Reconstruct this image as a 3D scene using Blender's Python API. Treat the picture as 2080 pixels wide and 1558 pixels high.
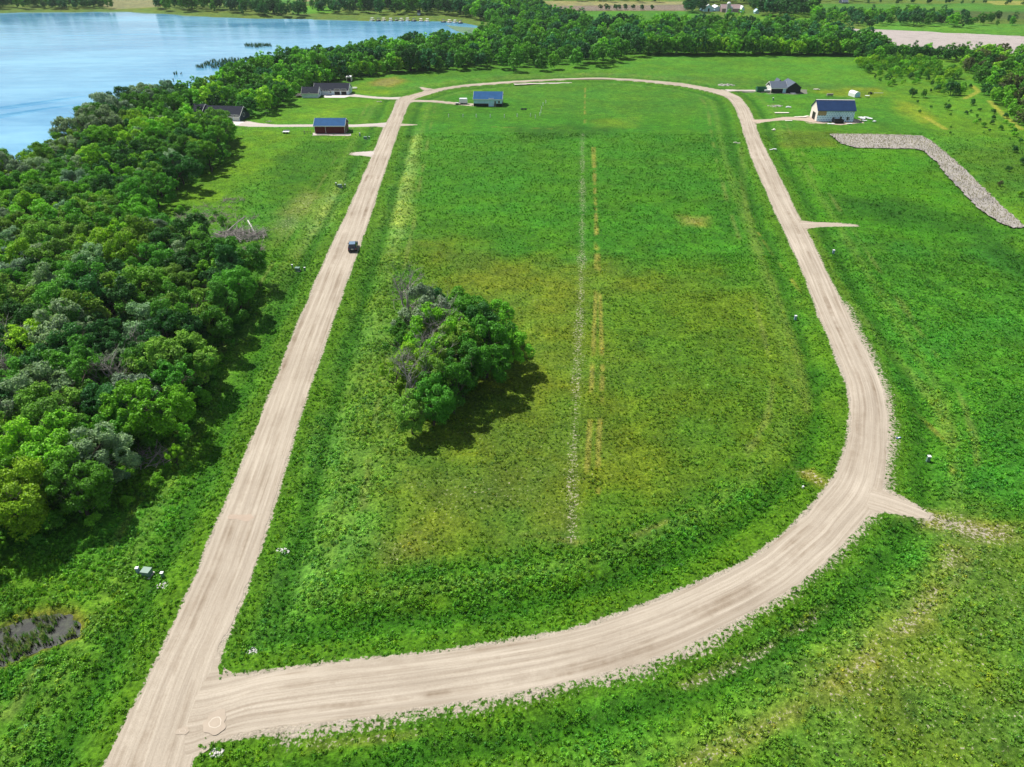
import bpy, bmesh, math, random
import numpy as np
from mathutils import Vector, Matrix
R = math.radians
scene = bpy.context.scene
for o in list(bpy.data.objects): bpy.data.objects.remove(o)
# ------------------------------------------------------------------ camera
H = 62.0; PITCH = R(32.8); F = 1443.0; CX = 1040.0; CY = 779.0
cam_d = bpy.data.cameras.new('camera'); cam = bpy.data.objects.new('camera', cam_d)
scene.collection.objects.link(cam)
cam.location = (0, 0, H); cam.rotation_euler = (math.pi/2 - PITCH, 0, 0)
cam_d.sensor_width = 36; cam_d.lens = F/2080*36; cam_d.clip_start = 0.5; cam_d.clip_end = 20000
scene.camera = cam
# ------------------------------------------------------------------ sky and sun
SUN_EL = R(55); TRAVEL = R(-42)            # light travels right and towards the viewer
world = bpy.data.worlds.new('World'); scene.world = world; world.use_nodes = True
wt = world.node_tree; wt.nodes.clear()
wo = wt.nodes.new('ShaderNodeOutputWorld'); bg = wt.nodes.new('ShaderNodeBackground')
sky = wt.nodes.new('ShaderNodeTexSky'); sky.sky_type = 'NISHITA'; sky.sun_disc = False
sx, sy = -math.cos(TRAVEL), -math.sin(TRAVEL)      # horizontal direction to the sun
sky.sun_elevation = SUN_EL; sky.sun_rotation = math.atan2(sx, sy)
sky.air_density = 1.0; sky.dust_density = 0.4; sky.ozone_density = 2.0
geo = wt.nodes.new('ShaderNodeNewGeometry')
mp = wt.nodes.new('ShaderNodeMapping'); mp.inputs['Scale'].default_value = (1.6, 1.6, 7.0)
wt.links.new(geo.outputs['Incoming'], mp.inputs['Vector'])
cn = wt.nodes.new('ShaderNodeTexNoise'); cn.inputs['Scale'].default_value = 1.7; cn.inputs['Detail'].default_value = 5
wt.links.new(mp.outputs[0], cn.inputs['Vector'])
cr = wt.nodes.new('ShaderNodeValToRGB'); cr.color_ramp.elements[0].position = .50; cr.color_ramp.elements[1].position = .66
wt.links.new(cn.outputs['Fac'], cr.inputs['Fac'])
mix = wt.nodes.new('ShaderNodeMixRGB'); mix.inputs['Color2'].default_value = (12, 12.5, 13, 1)
wt.links.new(cr.outputs['Color'], mix.inputs['Fac']); wt.links.new(sky.outputs[0], mix.inputs['Color1'])
wt.links.new(mix.outputs[0], bg.inputs['Color']); bg.inputs['Strength'].default_value = 0.058
wt.links.new(bg.outputs[0], wo.inputs['Surface'])
sun_d = bpy.data.lights.new('sun', 'SUN'); sun = bpy.data.objects.new('sun', sun_d); scene.collection.objects.link(sun)
sun_d.energy = 4.9; sun_d.angle = R(0.5); sun_d.color = (1.0, .955, .88)
tv = Vector((math.cos(TRAVEL)*math.cos(SUN_EL), math.sin(TRAVEL)*math.cos(SUN_EL), -math.sin(SUN_EL)))
sun.rotation_euler = tv.to_track_quat('-Z', 'Y').to_euler(); sun.location = (-200, 300, 400)
scene.render.engine = 'CYCLES'
scene.view_settings.view_transform = 'Standard'; scene.view_settings.look = 'None'
scene.view_settings.exposure = 0.42; scene.view_settings.gamma = 1
scene.cycles.max_bounces = 6; scene.cycles.diffuse_bounces = 2; scene.cycles.glossy_bounces = 2
scene.cycles.transmission_bounces = 3; scene.cycles.transparent_max_bounces = 4; scene.cycles.volume_bounces = 0
scene.render.resolution_x = 1024; scene.render.resolution_y = 767
# ------------------------------------------------------------------ where a point of the place lies
cp, sp = math.cos(PITCH), math.sin(PITCH)
def G(px, py):
    dx = (px-CX)/F; dy = (CY-py)/F
    wy = cp + dy*sp; wz = -sp + dy*cp
    t = -H/wz
    return (dx*t, wy*t)
def GA(lst): return np.array([G(a, b) for a, b in lst])
def height(px, yb, yt):
    X, Y = G(px, yb); dy = (CY-yt)/F
    return H + Y/(cp+dy*sp)*(-sp+dy*cp)
rnd = random.Random(7); rng = np.random.default_rng(11)
# ------------------------------------------------------------------ noise and distance in numpy
def _h(ix, iy, s):
    n = (ix.astype(np.int64)*374761393 + iy.astype(np.int64)*668265263 + s*1442695041) & 0xffffffff
    n = ((n ^ (n >> 13))*1274126177) & 0xffffffff
    n = (n ^ (n >> 16)) & 0xffff
    return n/65535.0
def vn(x, y, sc, s=0):
    x = x/sc; y = y/sc; ix = np.floor(x); iy = np.floor(y); fx = x-ix; fy = y-iy
    fx = fx*fx*(3-2*fx); fy = fy*fy*(3-2*fy)
    a = _h(ix, iy, s); b = _h(ix+1, iy, s); c = _h(ix, iy+1, s); d = _h(ix+1, iy+1, s)
    return (a*(1-fx)+b*fx)*(1-fy)+(c*(1-fx)+d*fx)*fy
def fbm(x, y, sc, s=0, o=3):
    t = 0; a = 1; w = 0
    for i in range(o):
        t = t + a*vn(x+i*17.3, y-i*9.1, sc, s+i); w += a; a *= .55; sc *= .48
    return t/w
def sm(a, b, x):
    t = np.clip((x-a)/(b-a), 0, 1); return t*t*(3-2*t)
def segdist(x, y, P, W=None, closed=False):
    n = len(P); best = np.full(x.shape, 1e9)
    for i in range(n if closed else n-1):
        a = P[i]; b = P[(i+1) % n]; d = b-a; L = d@d+1e-9
        t = np.clip(((x-a[0])*d[0]+(y-a[1])*d[1])/L, 0, 1)
        q = np.hypot(x-a[0]-t*d[0], y-a[1]-t*d[1])
        if W is not None: q = q-(W[i]*(1-t)+W[(i+1) % n]*t)
        best = np.minimum(best, q)
    return best
def boxed(x, y, P, m, fn, out):
    r = np.full(x.shape, float(out))
    k = (x > P[:,0].min()-m) & (x < P[:,0].max()+m) & (y > P[:,1].min()-m) & (y < P[:,1].max()+m)
    if k.any(): r[k] = fn(x[k], y[k])
    return r
def inside(x, y, P):
    c = np.zeros(x.shape, bool); n = len(P)
    for i in range(n):
        x1, y1 = P[i]; x2, y2 = P[(i+1) % n]
        k = ((y1 > y) != (y2 > y)) & (x < (x2-x1)*(y-y1)/(y2-y1+1e-12)+x1)
        c ^= k
    return c
def sdpoly(x, y, P, m=30.):
    def fn(a, b):
        d = segdist(a, b, P, closed=True); return np.where(inside(a, b, P), d, -d)
    return boxed(x, y, P, m, fn, -m)
def line(x, y, P, W=None, m=30.):
    return boxed(x, y, P, m, lambda a, b: segdist(a, b, P, W), m)
# ------------------------------------------------------------------ roads as pairs of edges
SL = [(60,1900),(213,1558),(296,1393),(334,1320),(358,1258),(396,1180),(423,1117),(480,980),(518,883),(557,787),(595,687),(628,610),(649,560),(680,489),(719,405),(756,318),(780,260),(793,237),(806,205),(822,196)]
SR = [(330,1900),(385,1558),(420,1400),(446,1310),(463,1282),(482,1239),(503,1180),(515,1153),(553,1034),(588,918),(622,806),(653,714),(684,629),(707,560),(746,458),(767,387),(788,326),(812,255),(831,208),(846,199)]
AU = [(806,205),(822,197),(865,185),(890,180),(945,172),(1040,165),(1152,159.5),(1222,158),(1290,161),(1385,169),(1452,181),(1477,186),(1502,197),(1520,220),(1530,242),(1540,275),(1562,320),(1589,374),(1613,423),(1634,463),(1656,509),(1681,560),(1710,616),(1737,674),(1768,733),(1789,774),(1801,830),(1803,849),(1801,896),(1798,942),(1793,1000),(1775,1039),(1745,1069),(1708,1110),(1634,1177),(1562,1223),(1504,1255),(1432,1296),(1374,1322),(1288,1350),(1187,1379),(1100,1397),(1019,1412),(875,1436),(731,1459),(587,1476),(500,1487),(458,1498),(420,1522),(385,1554),(340,1640),(250,1700)]
AL = [(826,210),(845,200),(882,189),(900,183),(945,176),(1040,168.5),(1152,162),(1222,161),(1290,164.5),(1385,175),(1440,186),(1475,197),(1490,212),(1500,232),(1507,257),(1517,287),(1527,320),(1545,361),(1572,426),(1605,493),(1635,560),(1646,593),(1664,641),(1679,674),(1700,729),(1720,772),(1728,815),(1728,879),(1717,919),(1699,965),(1680,995),(1657,1023),(1637,1050),(1583,1092),(1548,1125),(1475,1166),(1389,1200),(1320,1229),(1216,1267),(1100,1296),(947,1320),(817,1335),(702,1346),(587,1363),(500,1375),(468,1368),(450,1346),(441,1318),(400,1290)]
def resamp(P, n):
    d = np.r_[0, np.cumsum(np.hypot(*(P[1:]-P[:-1]).T))]; t = np.linspace(0, d[-1], n)
    # smoothed corners (Catmull-like): linear then a light blur
    q = np.c_[np.interp(t, d, P[:,0]), np.interp(t, d, P[:,1])]
    for _ in range(3): q[1:-1] = .25*q[:-2]+.5*q[1:-1]+.25*q[2:]
    return q
def pair(A, B, n):
    """match point i of one edge to the nearest run of the other edge"""
    A = resamp(A, n); Bd = resamp(B, n*3); j = 0; out = []
    idx = []
    for i in range(n):
        lo = j; hi = min(len(Bd), j+40)
        k = lo+int(np.argmin(np.hypot(*(Bd[lo:hi]-A[i]).T))); j = k; idx.append(k)
    idx = np.array(idx, float); idx[-1] = len(Bd)-1
    for _ in range(6): idx[1:-1] = .25*idx[:-2]+.5*idx[1:-1]+.25*idx[2:]
    ii = idx.astype(int).clip(0, len(Bd)-2); f = (idx-ii)[:,None]
    return A, Bd[ii]*(1-f)+Bd[ii+1]*f
S1, S2 = pair(GA(SL), GA(SR), 420)
A1, A2 = pair(GA(AU), GA(AL), 900)
def cw(a, b, st):
    c = (a+b)/2; w = np.hypot(*(a-b).T)/2; k = np.r_[np.arange(0, len(c)-1, st), len(c)-1]
    return c[k], w[k]
SC, SW = cw(S1, S2, 14); AC, AW = cw(A1, A2, 14)
DRV = {  # px centreline, half widths in metres
 'white_house': ([(812,200),(790,200),(760,198.5),(735,196),(705,193),(690,193)], [2.6,1.8,1.8,2.0,2.6,3.2], 'grey'),
 'lake_house': ([(786,254),(765,254),(720,256),(640,255.5),(560,256),(515,254),(490,251)], [4.0,2.3,1.9,1.7,1.7,2.8,3.6], 'grey'),
 'blue_shed': ([(828,206),(850,205),(885,206.5),(930,211),(962,213.5)], [2.5,1.6,1.7,2.1,2.4], 'tan'),
 'barn': ([(1528,247),(1545,246),(1570,244),(1600,240.5),(1640,242),(1662,247)], [3.5,2.0,1.7,2.2,3.8,3.5], 'brown'),
 'black_house': ([(1475,184),(1500,184),(1530,184),(1560,187)], [2.6,1.3,1.5,2.4], 'grey'),
 'field_stub': ([(1625,457),(1660,456.5),(1700,457),(1738,459)], [3.2,1.7,1.3,.5], 'tan'),
 'corner_stub': ([(1765,1010),(1800,1020),(1845,1036),(1888,1052)], [4.2,2.2,1.5,.6], 'tan'),
 'gravel_stub': ([(760,313),(740,312.5),(722,313),(716,313)], [3.6,2.4,1.9,.8], 'grey'),
 'grass_stub': ([(808,254),(825,254),(848,254)], [2.0,1.1,.4], 'tan'),
 'top_stub': ([(872,183),(862,180),(856,178)], [2.5,1.4,.6], 'tan')}
DR = {k: (GA(v[0]), np.array(v[1]), v[2]) for k, v in DRV.items()}
LAKE = GA([(-1500,60),(-500,33),(-150,26),(0,24),(60,22),(150,22),(250,20.5),(325,25),(420,31),(520,35),(640,36),(700,38),(760,40.5),(860,40),(930,41),(975,50),(995,62),(975,78),(930,92),(850,98),(760,108),(680,116),(640,122),(560,132),(500,150),(440,178),(390,196),(330,215),(250,246),(190,277),(110,318),(50,338),(0,350),(-150,395),(-500,470),(-1500,700)])
POND = GA([(-60,1300),(0,1270),(40,1258),(90,1243),(140,1246),(158,1262),(150,1285),(110,1300),(60,1318),(10,1340),(-50,1360)])
REED1 = GA([(1686,271),(1760,271),(1830,273),(1872,275),(1890,283),(1925,312),(1962,346),(2000,382),(2040,420),(2084,460),(2058,462),(2030,450),(1992,425),(1958,392),(1925,356),(1900,325),(1880,307),(1860,301),(1800,300),(1740,299),(1708,290)])
REED2 = GA([(1665,55),(1740,58),(1850,62),(1960,68),(2080,74),(2300,88),(2300,135),(2080,112),(1990,104),(1900,98),(1800,92),(1790,78),(1740,68)])
REED3 = GA([(900,113),(930,110),(965,111),(992,114),(985,121),(940,122),(905,119)])
# ------------------------------------------------------------------ ground colours: zones of the place
def C(r, g, b): return np.array([r, g, b])
ZONES = [  # polygon px, colour, softness m, strength, tallness, bare
 # far fields
 ([(-600,-60),(2600,-60),(2600,60),(1000,60),(-600,20)], C(.075,.19,.055), 8, 1, .3, 0),
 ([(150,-8),(330,-10),(330,14),(230,19),(205,10)], C(.19,.23,.15), 6, .9, .2, .2),
 ([(470,-2),(720,-9),(720,4),(560,9)], C(.05,.22,.06), 5, 1, .2, 0),
 ([(595,12),(680,12),(682,27),(600,28)], C(.06,.27,.03), 3, 1, .2, 0),
 ([(560,-6),(800,-12),(800,3),(620,3)], C(.24,.26,.18), 6, .8, .2, 0),
 ([(1100,12),(1400,8),(1400,24),(1130,22),(1060,16)], C(.13,.105,.09), 4, .95, .1, .5),
 ([(1100,2),(1400,3),(1400,10),(1120,12)], C(.27,.28,.15), 4, .8, .2, 0),
 ([(1060,22),(1425,22),(1440,50),(1150,50)], C(.045,.22,.035), 5, 1, .2, 0),
 ([(1500,30),(1700,24),(1720,52),(1560,60)], C(.07,.25,.03), 6, 1, .2, 0),
 ([(1640,8),(2300,6),(2300,30),(1640,26)], C(.05,.22,.045), 5, 1, .2, 0),
 ([(1900,22),(2300,26),(2300,42),(1950,38)], C(.05,.11,.06), 7, .8, .2, .1),
 ([(2000,2),(2300,2),(2300,12),(2020,10)], C(.22,.33,.13), 4, .9, .2, 0),
 ([(1740,42),(2300,55),(2300,76),(2050,72),(1760,60)], C(.06,.26,.045), 5, .9, .4, 0),
 # field beyond the loop
 ([(700,168),(850,158),(1000,152),(1190,146),(1300,116),(1700,116),(1745,118),(1800,165),(1830,200),(1560,160),(1450,178),(1220,156),(1000,163),(880,178),(820,190),(740,175)], C(.055,.24,.035), 8, .9, .35, .03),
 ([(1000,153),(1200,147),(1500,160),(1800,175),(1800,190),(1450,172),(1220,155),(1000,163)], C(.05,.17,.045), 5, .6, .4, .08),
 ([(760,160),(800,157),(830,166),(790,178),(745,176)], C(.22,.2,.08), 5, .7, .2, .3),
 # lawns
 ([(585,205),(650,200),(780,203),(800,210),(775,243),(640,247),(505,250),(520,236),(575,225)], C(.062,.24,.022), 3, .9, .15, 0),
 ([(690,225),(790,208),(788,240),(690,243)], C(.04,.185,.022), 2.5, .7, .25, 0),
 ([(610,235),(690,218),(685,240),(640,246)], C(.085,.27,.035), 4, .6, .1, 0),
 ([(472,262),(640,262),(720,275),(700,300),(640,300),(560,330),(440,420),(330,440),(340,420),(440,345)], C(.066,.235,.018), 5, .9, .12, 0),
 ([(560,320),(620,285),(735,282),(740,300),(700,360),(650,400),(560,440),(540,380)], C(.035,.165,.014), 3, .85, .25, 0),
 ([(840,212),(962,216),(1045,222),(1100,213),(1098,240),(838,242)], C(.08,.25,.02), 2.5, .8, .12, 0),
 ([(700,180),(735,168),(800,186),(790,196),(740,192)], C(.085,.25,.02), 3, .8, .12, 0),
 # loop interior, upper part deep green
 ([(860,205),(960,185),(1230,170),(1400,185),(1480,215),(1500,290),(1520,420),(1480,560),(820,560),(835,420),(840,250)], C(.035,.195,.022), 10, .95, .45, 0),
 ([(860,190),(960,178),(1230,168),(1400,183),(1460,205),(1470,235),(1100,235),(1090,210),(960,192)], C(.045,.2,.03), 5, .8, .35, .04),
 ([(1040,258),(1150,252),(1250,262),(1210,278),(1070,285)], C(.022,.12,.018), 4, .75, .8, 0),
 ([(1200,245),(1290,240),(1290,256),(1210,258)], C(.10,.26,.035), 4, .5, .3, .1),
 ([(900,340),(1480,350),(1490,500),(1000,470),(880,400)], C(.035,.2,.02), 10, .7, .5, 0),
 # loop interior, lower part olive and dry
 ([(830,480),(1100,520),(1400,560),(1540,600),(1640,760),(1690,900),(1600,950),(1420,1010),(1190,1100),(900,1150),(780,1150),(810,950),(860,800),(850,620)], C(.090,.185,.030), 12, .75, .3, .2),
 ([(1200,600),(1480,560),(1600,720),(1660,880),(1500,960),(1280,900),(1250,760)], C(.05,.185,.02), 12, .7, .5, .08),
 ([(820,950),(1180,930),(1180,1100),(900,1140),(790,1130)], C(.085,.185,.045), 10, .6, .28, .3),
 ([(940,1030),(1060,1030),(1080,1080),(960,1085)], C(.05,.18,.03), 4, .7, .3, 0),
 # tall pale grass along the left road
 ([(838,270),(850,262),(840,360),(826,450),(812,560),(800,640),(812,760),(824,880),(790,960),(752,1060),(740,1130),(560,1330),(500,1340),(540,1180),(620,980),(690,760),(745,560),(790,400)], C(.085,.27,.065), 4, .85, .85, 0),
 ([(836,275),(850,272),(838,400),(820,480),(790,520),(800,420)], C(.15,.36,.14), 2.2, 1, .8, 0),
 ([(560,560),(620,480),(740,320),(740,400),(650,560),(560,760),(500,900),(430,1010),(480,880),(560,640)], C(.06,.225,.04), 4, .7, .7, 0),
 ([(560,430),(620,380),(660,400),(610,460),(560,500)], C(.10,.22,.08), 4, .7, .4, .45),
 ([(640,440),(700,350),(715,350),(650,470),(600,540),(590,520)], C(.15,.36,.15), 2.2, 1, .7, 0),
 # bottom left
 ([(-100,1200),(150,1110),(300,980),(420,860),(470,940),(300,1300),(130,1600),(-200,1600)], C(.052,.21,.028), 6, .8, .9, 0),
 # bottom strip inside the loop
 ([(500,1340),(740,1160),(900,1150),(1190,1110),(1420,1020),(1600,950),(1690,930),(1640,1020),(1400,1180),(1100,1285),(700,1335),(500,1365)], C(.05,.20,.018), 4, .85, .8, 0),
 ([(780,1160),(1190,1125),(1430,1030),(1610,945),(1660,960),(1440,1080),(1150,1190),(830,1200)], C(.035,.20,.03), 4, .8, 1., 0),
 # right field
 ([(1640,470),(1820,470),(2100,520),(2100,1100),(1900,1050),(1830,1010),(1830,880),(1780,720),(1700,560)], C(.035,.2,.028), 8, .9, .6, 0),
 ([(1570,300),(1860,306),(1960,400),(2040,470),(1900,500),(1640,450)], C(.04,.215,.014), 7, .9, .35, 0),
 ([(1680,395),(1830,405),(1990,440),(2080,520),(2080,545),(1940,470),(1700,430)], C(.015,.10,.014), 7, .7, .5, .02),
 ([(1560,260),(1690,268),(1695,296),(1600,296)], C(.075,.17,.022), 4, .8, .2, .18),
 ([(1530,195),(1640,188),(1790,192),(1850,262),(1560,262)], C(.045,.215,.03), 5, .8, .35, .02),
 ([(1640,185),(1800,176),(1815,197),(1700,198)], C(.13,.25,.025), 4, .6, .15, .1),
 ([(1600,160),(1840,262),(1830,275),(1790,265),(1720,200),(1600,170)], C(.025,.14,.02), 5, .4, .5, 0),
 # meadow right of the reeds
 ([(1770,120),(1950,118),(2000,200),(2400,380),(2400,620),(2085,460),(1900,280),(1840,240),(1780,170)], C(.065,.245,.028), 6, .95, .35, .02),
 ([(1900,290),(2080,300),(2400,420),(2400,480),(2000,380)], C(.03,.14,.025), 7, .6, .5, 0),
 ([(1815,200),(1870,215),(1900,240),(1880,250),(1840,235)], C(.15,.3,.04), 4, .6, .2, .05),
 # bottom right, patchy
 ([(600,1600),(900,1470),(1200,1400),(1560,1260),(1800,1080),(2150,1060),(2150,1650),(600,1650)], C(.05,.20,.025), 6, .85, .7, .04),
 ([(1500,1650),(1560,1460),(1720,1310),(1850,1200),(1920,1120),(1960,1060),(2150,1130),(2150,1650)], C(.07,.20,.045), 9, .85, .6, .27),
 ([(1560,1270),(1760,1150),(1860,1080),(1920,1110),(1900,1180),(1700,1290),(1620,1330)], C(.04,.21,.03), 4, .85, 1., 0),
 ([(1870,1180),(1960,1120),(1960,1180),(1860,1300),(1700,1400),(1680,1360)], C(.10,.22,.06), 6, .6, .35, .45),
 ([(1610,945),(1650,950),(1690,985),(1672,992),(1625,965)], C(.25,.24,.12), 1.5, .8, .1, .65),
 ([(1845,1022),(1900,1046),(2000,1075),(2060,1090),(2000,1090),(1880,1060),(1840,1048)], C(.14,.2,.08), 2.5, .8, .2, .7),
 ([(1380,440),(1440,440),(1430,460),(1385,458)], C(.22,.28,.12), 3, .6, .4, .5),
 ([(770,1105),(830,1080),(840,1130),(780,1150)], C(.11,.18,.07), 4, .6, .2, .5),
]
ZP = [(GA(z[0]),)+z[1:] for z in ZONES]
TR1 = GA([(1183,272),(1183,400),(1182,500),(1180,600),(1174,720),(1167,850),(1163,960),(1160,1095)])
TRS = [GA([(1208,300),(1210,450),(1210,600),(1203,750),(1198,860),(1190,1000)]), GA([(1203,300),(1216,520),(1220,640),(1224,760),(1216,900),(1214,1000)]),
       GA([(1188,180),(1188,250)]), GA([(1540,470),(1660,640),(1760,800),(1850,820),(1925,900),(1935,960)])]
EDGE1 = GA([(1555,345),(1640,460),(1715,600),(1800,700),(1905,820),(1930,900)])
EDGE2 = GA([(1505,300),(1515,420),(1545,520),(1585,620),(1620,720),(1640,830)])
ARCS = [(GA([(1300,1425),(1441,1371),(1540,1325),(1620,1275),(1700,1215)]), 1.1, .42), (GA([(560,1528),(640,1512),(760,1500),(900,1480)]), .8, .35), (GA([(1660,1400),(1760,1340),(1850,1262),(1915,1180),(1935,1110)]), 2.6, .42), (GA([(1380,1560),(1560,1470),(1700,1400)]), 2., .35), (GA([(1880,1060),(1960,1070),(2080,1075)]), 2., .45), (GA([(1060,1085),(1190,1105),(1300,1085),(1420,1030),(1520,985)]), .9, .3), (GA([(1000,258),(1120,262)]), .5, .1)]
LANE = [GA([(1960,200),(1988,186),(1975,175)]), GA([(2010,205),(2040,235),(2075,262)]), GA([(1880,238),(1920,262)])]
AK = AW < 5.2
AC, AW = AC[:int(np.argmax(~AK)) if (~AK).any() else None], AW[:int(np.argmax(~AK)) if (~AK).any() else None]
def roadsd(x, y):
    return np.minimum(line(x, y, SC, SW), line(x, y, AC, AW))
def drvsd(x, y):
    r = np.full(x.shape, 30.)
    for P, W, _ in DR.values(): r = np.minimum(r, line(x, y, P, W))
    return r
def surface(x, y):
    """colour, bareness and height of the growth at places of the ground"""
    n = x.shape[0]; j = (fbm(x, y, 22, 3)-.5)*2; k = (fbm(x, y, 7, 5)-.5)*2
    col = np.tile(C(.045, .21, .024), (n, 1)); tall = np.full(n, .5); bare = np.zeros(n)
    far = sm(60, 400, y)
    for P, c, soft, st, ta, ba in ZP:
        s = max(soft, .1)
        m = sdpoly(x, y, P, 40)
        w = st*sm(-s*.9, s*.9, m + j*s*.8 + k*s*.5)
        col = col*(1-w[:,None])+c*w[:,None]; tall = tall*(1-w)+ta*w; bare = bare*(1-w)+ba*w
    # mottled growth: blue green, yellow green and dark clumps
    a = fbm(x, y, 9, 21, 4); b = fbm(x, y, 3.1, 31, 3); c_ = fbm(x, y, 30, 41, 3)
    w = (sm(.52, .68, a)*.45)[:,None]; col = col*(1-w) + (col*C(.8, 1.05, 1.35))*w
    w = (sm(.50, .66, 1-a)*.4)[:,None]; col = col*(1-w) + (col*C(1.45, 1.1, .8))*w
    col = col*(.72+.56*b)[:,None]*(.82+.36*c_)[:,None]
    # strips of old rows and wheel tracks
    d = line(x, y, TR1); w = sm(2.1, .1, d+k*.8)*.43*sm(.2, .6, fbm(x, y, 5, 51, 3)+.16); bare = np.maximum(bare, w); tall = tall*(1-w)
    for t in TRS:
        d = line(x, y, t); w = sm(.6, .1, d)*.5*sm(.3, .6, fbm(x, y, 4, 52, 2)); col = col*(1-w[:,None])+C(.26,.31,.13)*w[:,None]
    for t in LANE:
        d = line(x, y, t); w = sm(1.6, .5, d)*.6; col = col*(1-w[:,None])+C(.28,.40,.12)*w[:,None]
    for t in (EDGE1, EDGE2):
        d = line(x, y, t); w = sm(1.6, .2, d+k*.6)*.45; col = col*(1-w[:,None])+C(.13,.27,.09)*w[:,None]
    for t, ww, am in ARCS:
        d = line(x, y, t); w = sm(ww, .1, d+k*.5)*sm(.35, .6, fbm(x, y, 5, 53, 3)); bare = np.maximum(bare, w*am); col = col*(1-.5*w[:,None])+C(.17,.26,.10)*.5*w[:,None]
    # mown verge; dark ditch and pale bank stripes paint the slopes' shade and light
    sd = roadsd(x, y)
    w = sm(3.4, 1.6, sd+k*.5)*sm(-.5, .4, sd)*.6; col = col*(1-w[:,None])+C(.055,.19,.016)*w[:,None]; tall = tall*(1-w)+.35*w
    w = sm(2.0, 0, np.abs(sd-4.6)+k*.4)*.8; col = col*(1-w[:,None])+C(.02,.13,.012)*w[:,None]; tall = tall*(1-.4*w)
    w = sm(1.8, 0, np.abs(sd-8.6)+k*.5)*.4; col = col*(1-w[:,None])+C(.10,.27,.07)*w[:,None]
    w = sm(.9, 0, np.abs(sd-11.4)+k*.5)*.45*sm(.4,.6,fbm(x,y,9,66,2)); col = col*(1-w[:,None])+C(.14,.26,.12)*w[:,None]
    # loose gravel at the edges
    outer = sm(2.8, .2, line(x, y, resamp(GA(AU[22:46]), 60)) + k*.9)
    bare = np.maximum(bare, outer*.66)
    bare = np.maximum(bare, sm(.8, -.1, sd + k*.35)*.95)
    dd = drvsd(x, y); bare = np.maximum(bare, sm(.9, -.2, dd+k*.5)*.8)
    tall = tall*sm(-.2, 1.0, np.minimum(sd, dd))*(1-.8*bare)
    w2 = sdpoly(x, y, POND, 8); w = sm(-2.0, .3, w2+k*1.0)[:,None]*.7; col = col*(1-w)+C(.16,.18,.07)*w
    gr = sm(1.0, 1.7, col[:,1]/col[:,0])[:,None]; return np.clip(col*(gr*C(1.30, .90, .50)+(1-gr)*C(1, .95, .9)), .004, .8), np.clip(bare, 0, 1), np.clip(tall, 0, 1.2), sd, dd
def gz(x, y, sd=None, dd=None, fine=True):
    x = np.atleast_1d(np.asarray(x, float)); y = np.atleast_1d(np.asarray(y, float))
    if sd is None: sd = roadsd(x, y)
    if dd is None: dd = drvsd(x, y)
    z = .25*(fbm(x, y, 60, 77, 2)-.5)*sm(4, 14, np.minimum(sd, dd))
    z = z - .55*np.exp(-((sd-4.8)/1.9)**2)*sm(0, 3, dd)
    q = np.minimum(sd, dd); z = z*sm(-.3, 1.6, q) + .10*sm(2.2, .3, q) - .25*sm(-.35, -1.0, q)*(sd < 0) - .16*sm(-.2, -.8, q)*(sd >= 0)
    lk = sdpoly(x, y, LAKE, 60); z = z - 2.2*sm(-9, 14, lk)
    pd = sdpoly(x, y, POND, 10); z = z - 1.1*sm(-2.2, 1.5, pd)
    for P in (REED1, REED2, REED3):
        rd = sdpoly(x, y, P, 10); z = z - .8*sm(-1.6, 1.2, rd)
    return z
def zat(x, y): return float(gz(x, y)[0])
# ------------------------------------------------------------------ mesh helpers
def link(o): scene.collection.objects.link(o); return o
def mesh_np(name, V, Fq, mat=None, smooth=False):
    me = bpy.data.meshes.new(name); V = np.asarray(V, np.float32); Fq = np.asarray(Fq, np.int32); k = Fq.shape[1]
    me.vertices.add(len(V)); me.vertices.foreach_set('co', V.ravel())
    me.loops.add(Fq.size); me.loops.foreach_set('vertex_index', Fq.ravel())
    me.polygons.add(len(Fq)); me.polygons.foreach_set('loop_start', np.arange(0, Fq.size, k, dtype=np.int32))
    me.polygons.foreach_set('loop_total', np.full(len(Fq), k, np.int32))
    if smooth: me.polygons.foreach_set('use_smooth', np.ones(len(Fq), bool))
    me.update(calc_edges=True); me.validate()
    if mat: me.materials.append(mat)
    return me
def fattr(me, name, v, kind='FLOAT'):
    a = me.attributes.new(name, kind, 'POINT')
    if kind == 'FLOAT_COLOR': a.data.foreach_set('color', np.c_[v, np.ones(len(v))].astype(np.float32).ravel())
    else: a.data.foreach_set('value', np.asarray(v, np.float32))
def tag(o, label=None, cat=None, group=None, kind=None):
    if label: o['label'] = label
    if cat: o['category'] = cat
    if group: o['group'] = group
    if kind: o['kind'] = kind
    return o
def grid_faces(r, c):
    i = np.arange((r-1)*(c-1)); a = i//(c-1)*c+i%(c-1)
    return np.c_[a, a+1, a+c+1, a+c]
# ------------------------------------------------------------------ materials
def mat(name):
    m = bpy.data.materials.new(name); m.use_nodes = True; t = m.node_tree; t.nodes.clear()
    return m, t, t.nodes.new('ShaderNodeOutputMaterial')
def N(t, kind, **kw):
    n = t.nodes.new('ShaderNode'+kind)
    for k, v in kw.items():
        if k in n.inputs: n.inputs[k].default_value = v
        else: setattr(n, k, v)
    return n
def noise(t, scale, detail=3, rough=.55, vec=None, coord='Object'):
    n = N(t, 'TexNoise'); n.inputs['Scale'].default_value = scale; n.inputs['Detail'].default_value = detail; n.inputs['Roughness'].default_value = rough
    if vec is None: vec = N(t, 'TexCoord').outputs[coord]
    t.links.new(vec, n.inputs['Vector']); return n.outputs['Fac']
def ramp(t, fac, a, b, ca=(0,0,0,1), cb=(1,1,1,1)):
    r = N(t, 'ValToRGB'); e = r.color_ramp.elements; e[0].position = a; e[1].position = b; e[0].color = ca; e[1].color = cb
    t.links.new(fac, r.inputs['Fac']); return r.outputs['Color']
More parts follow.
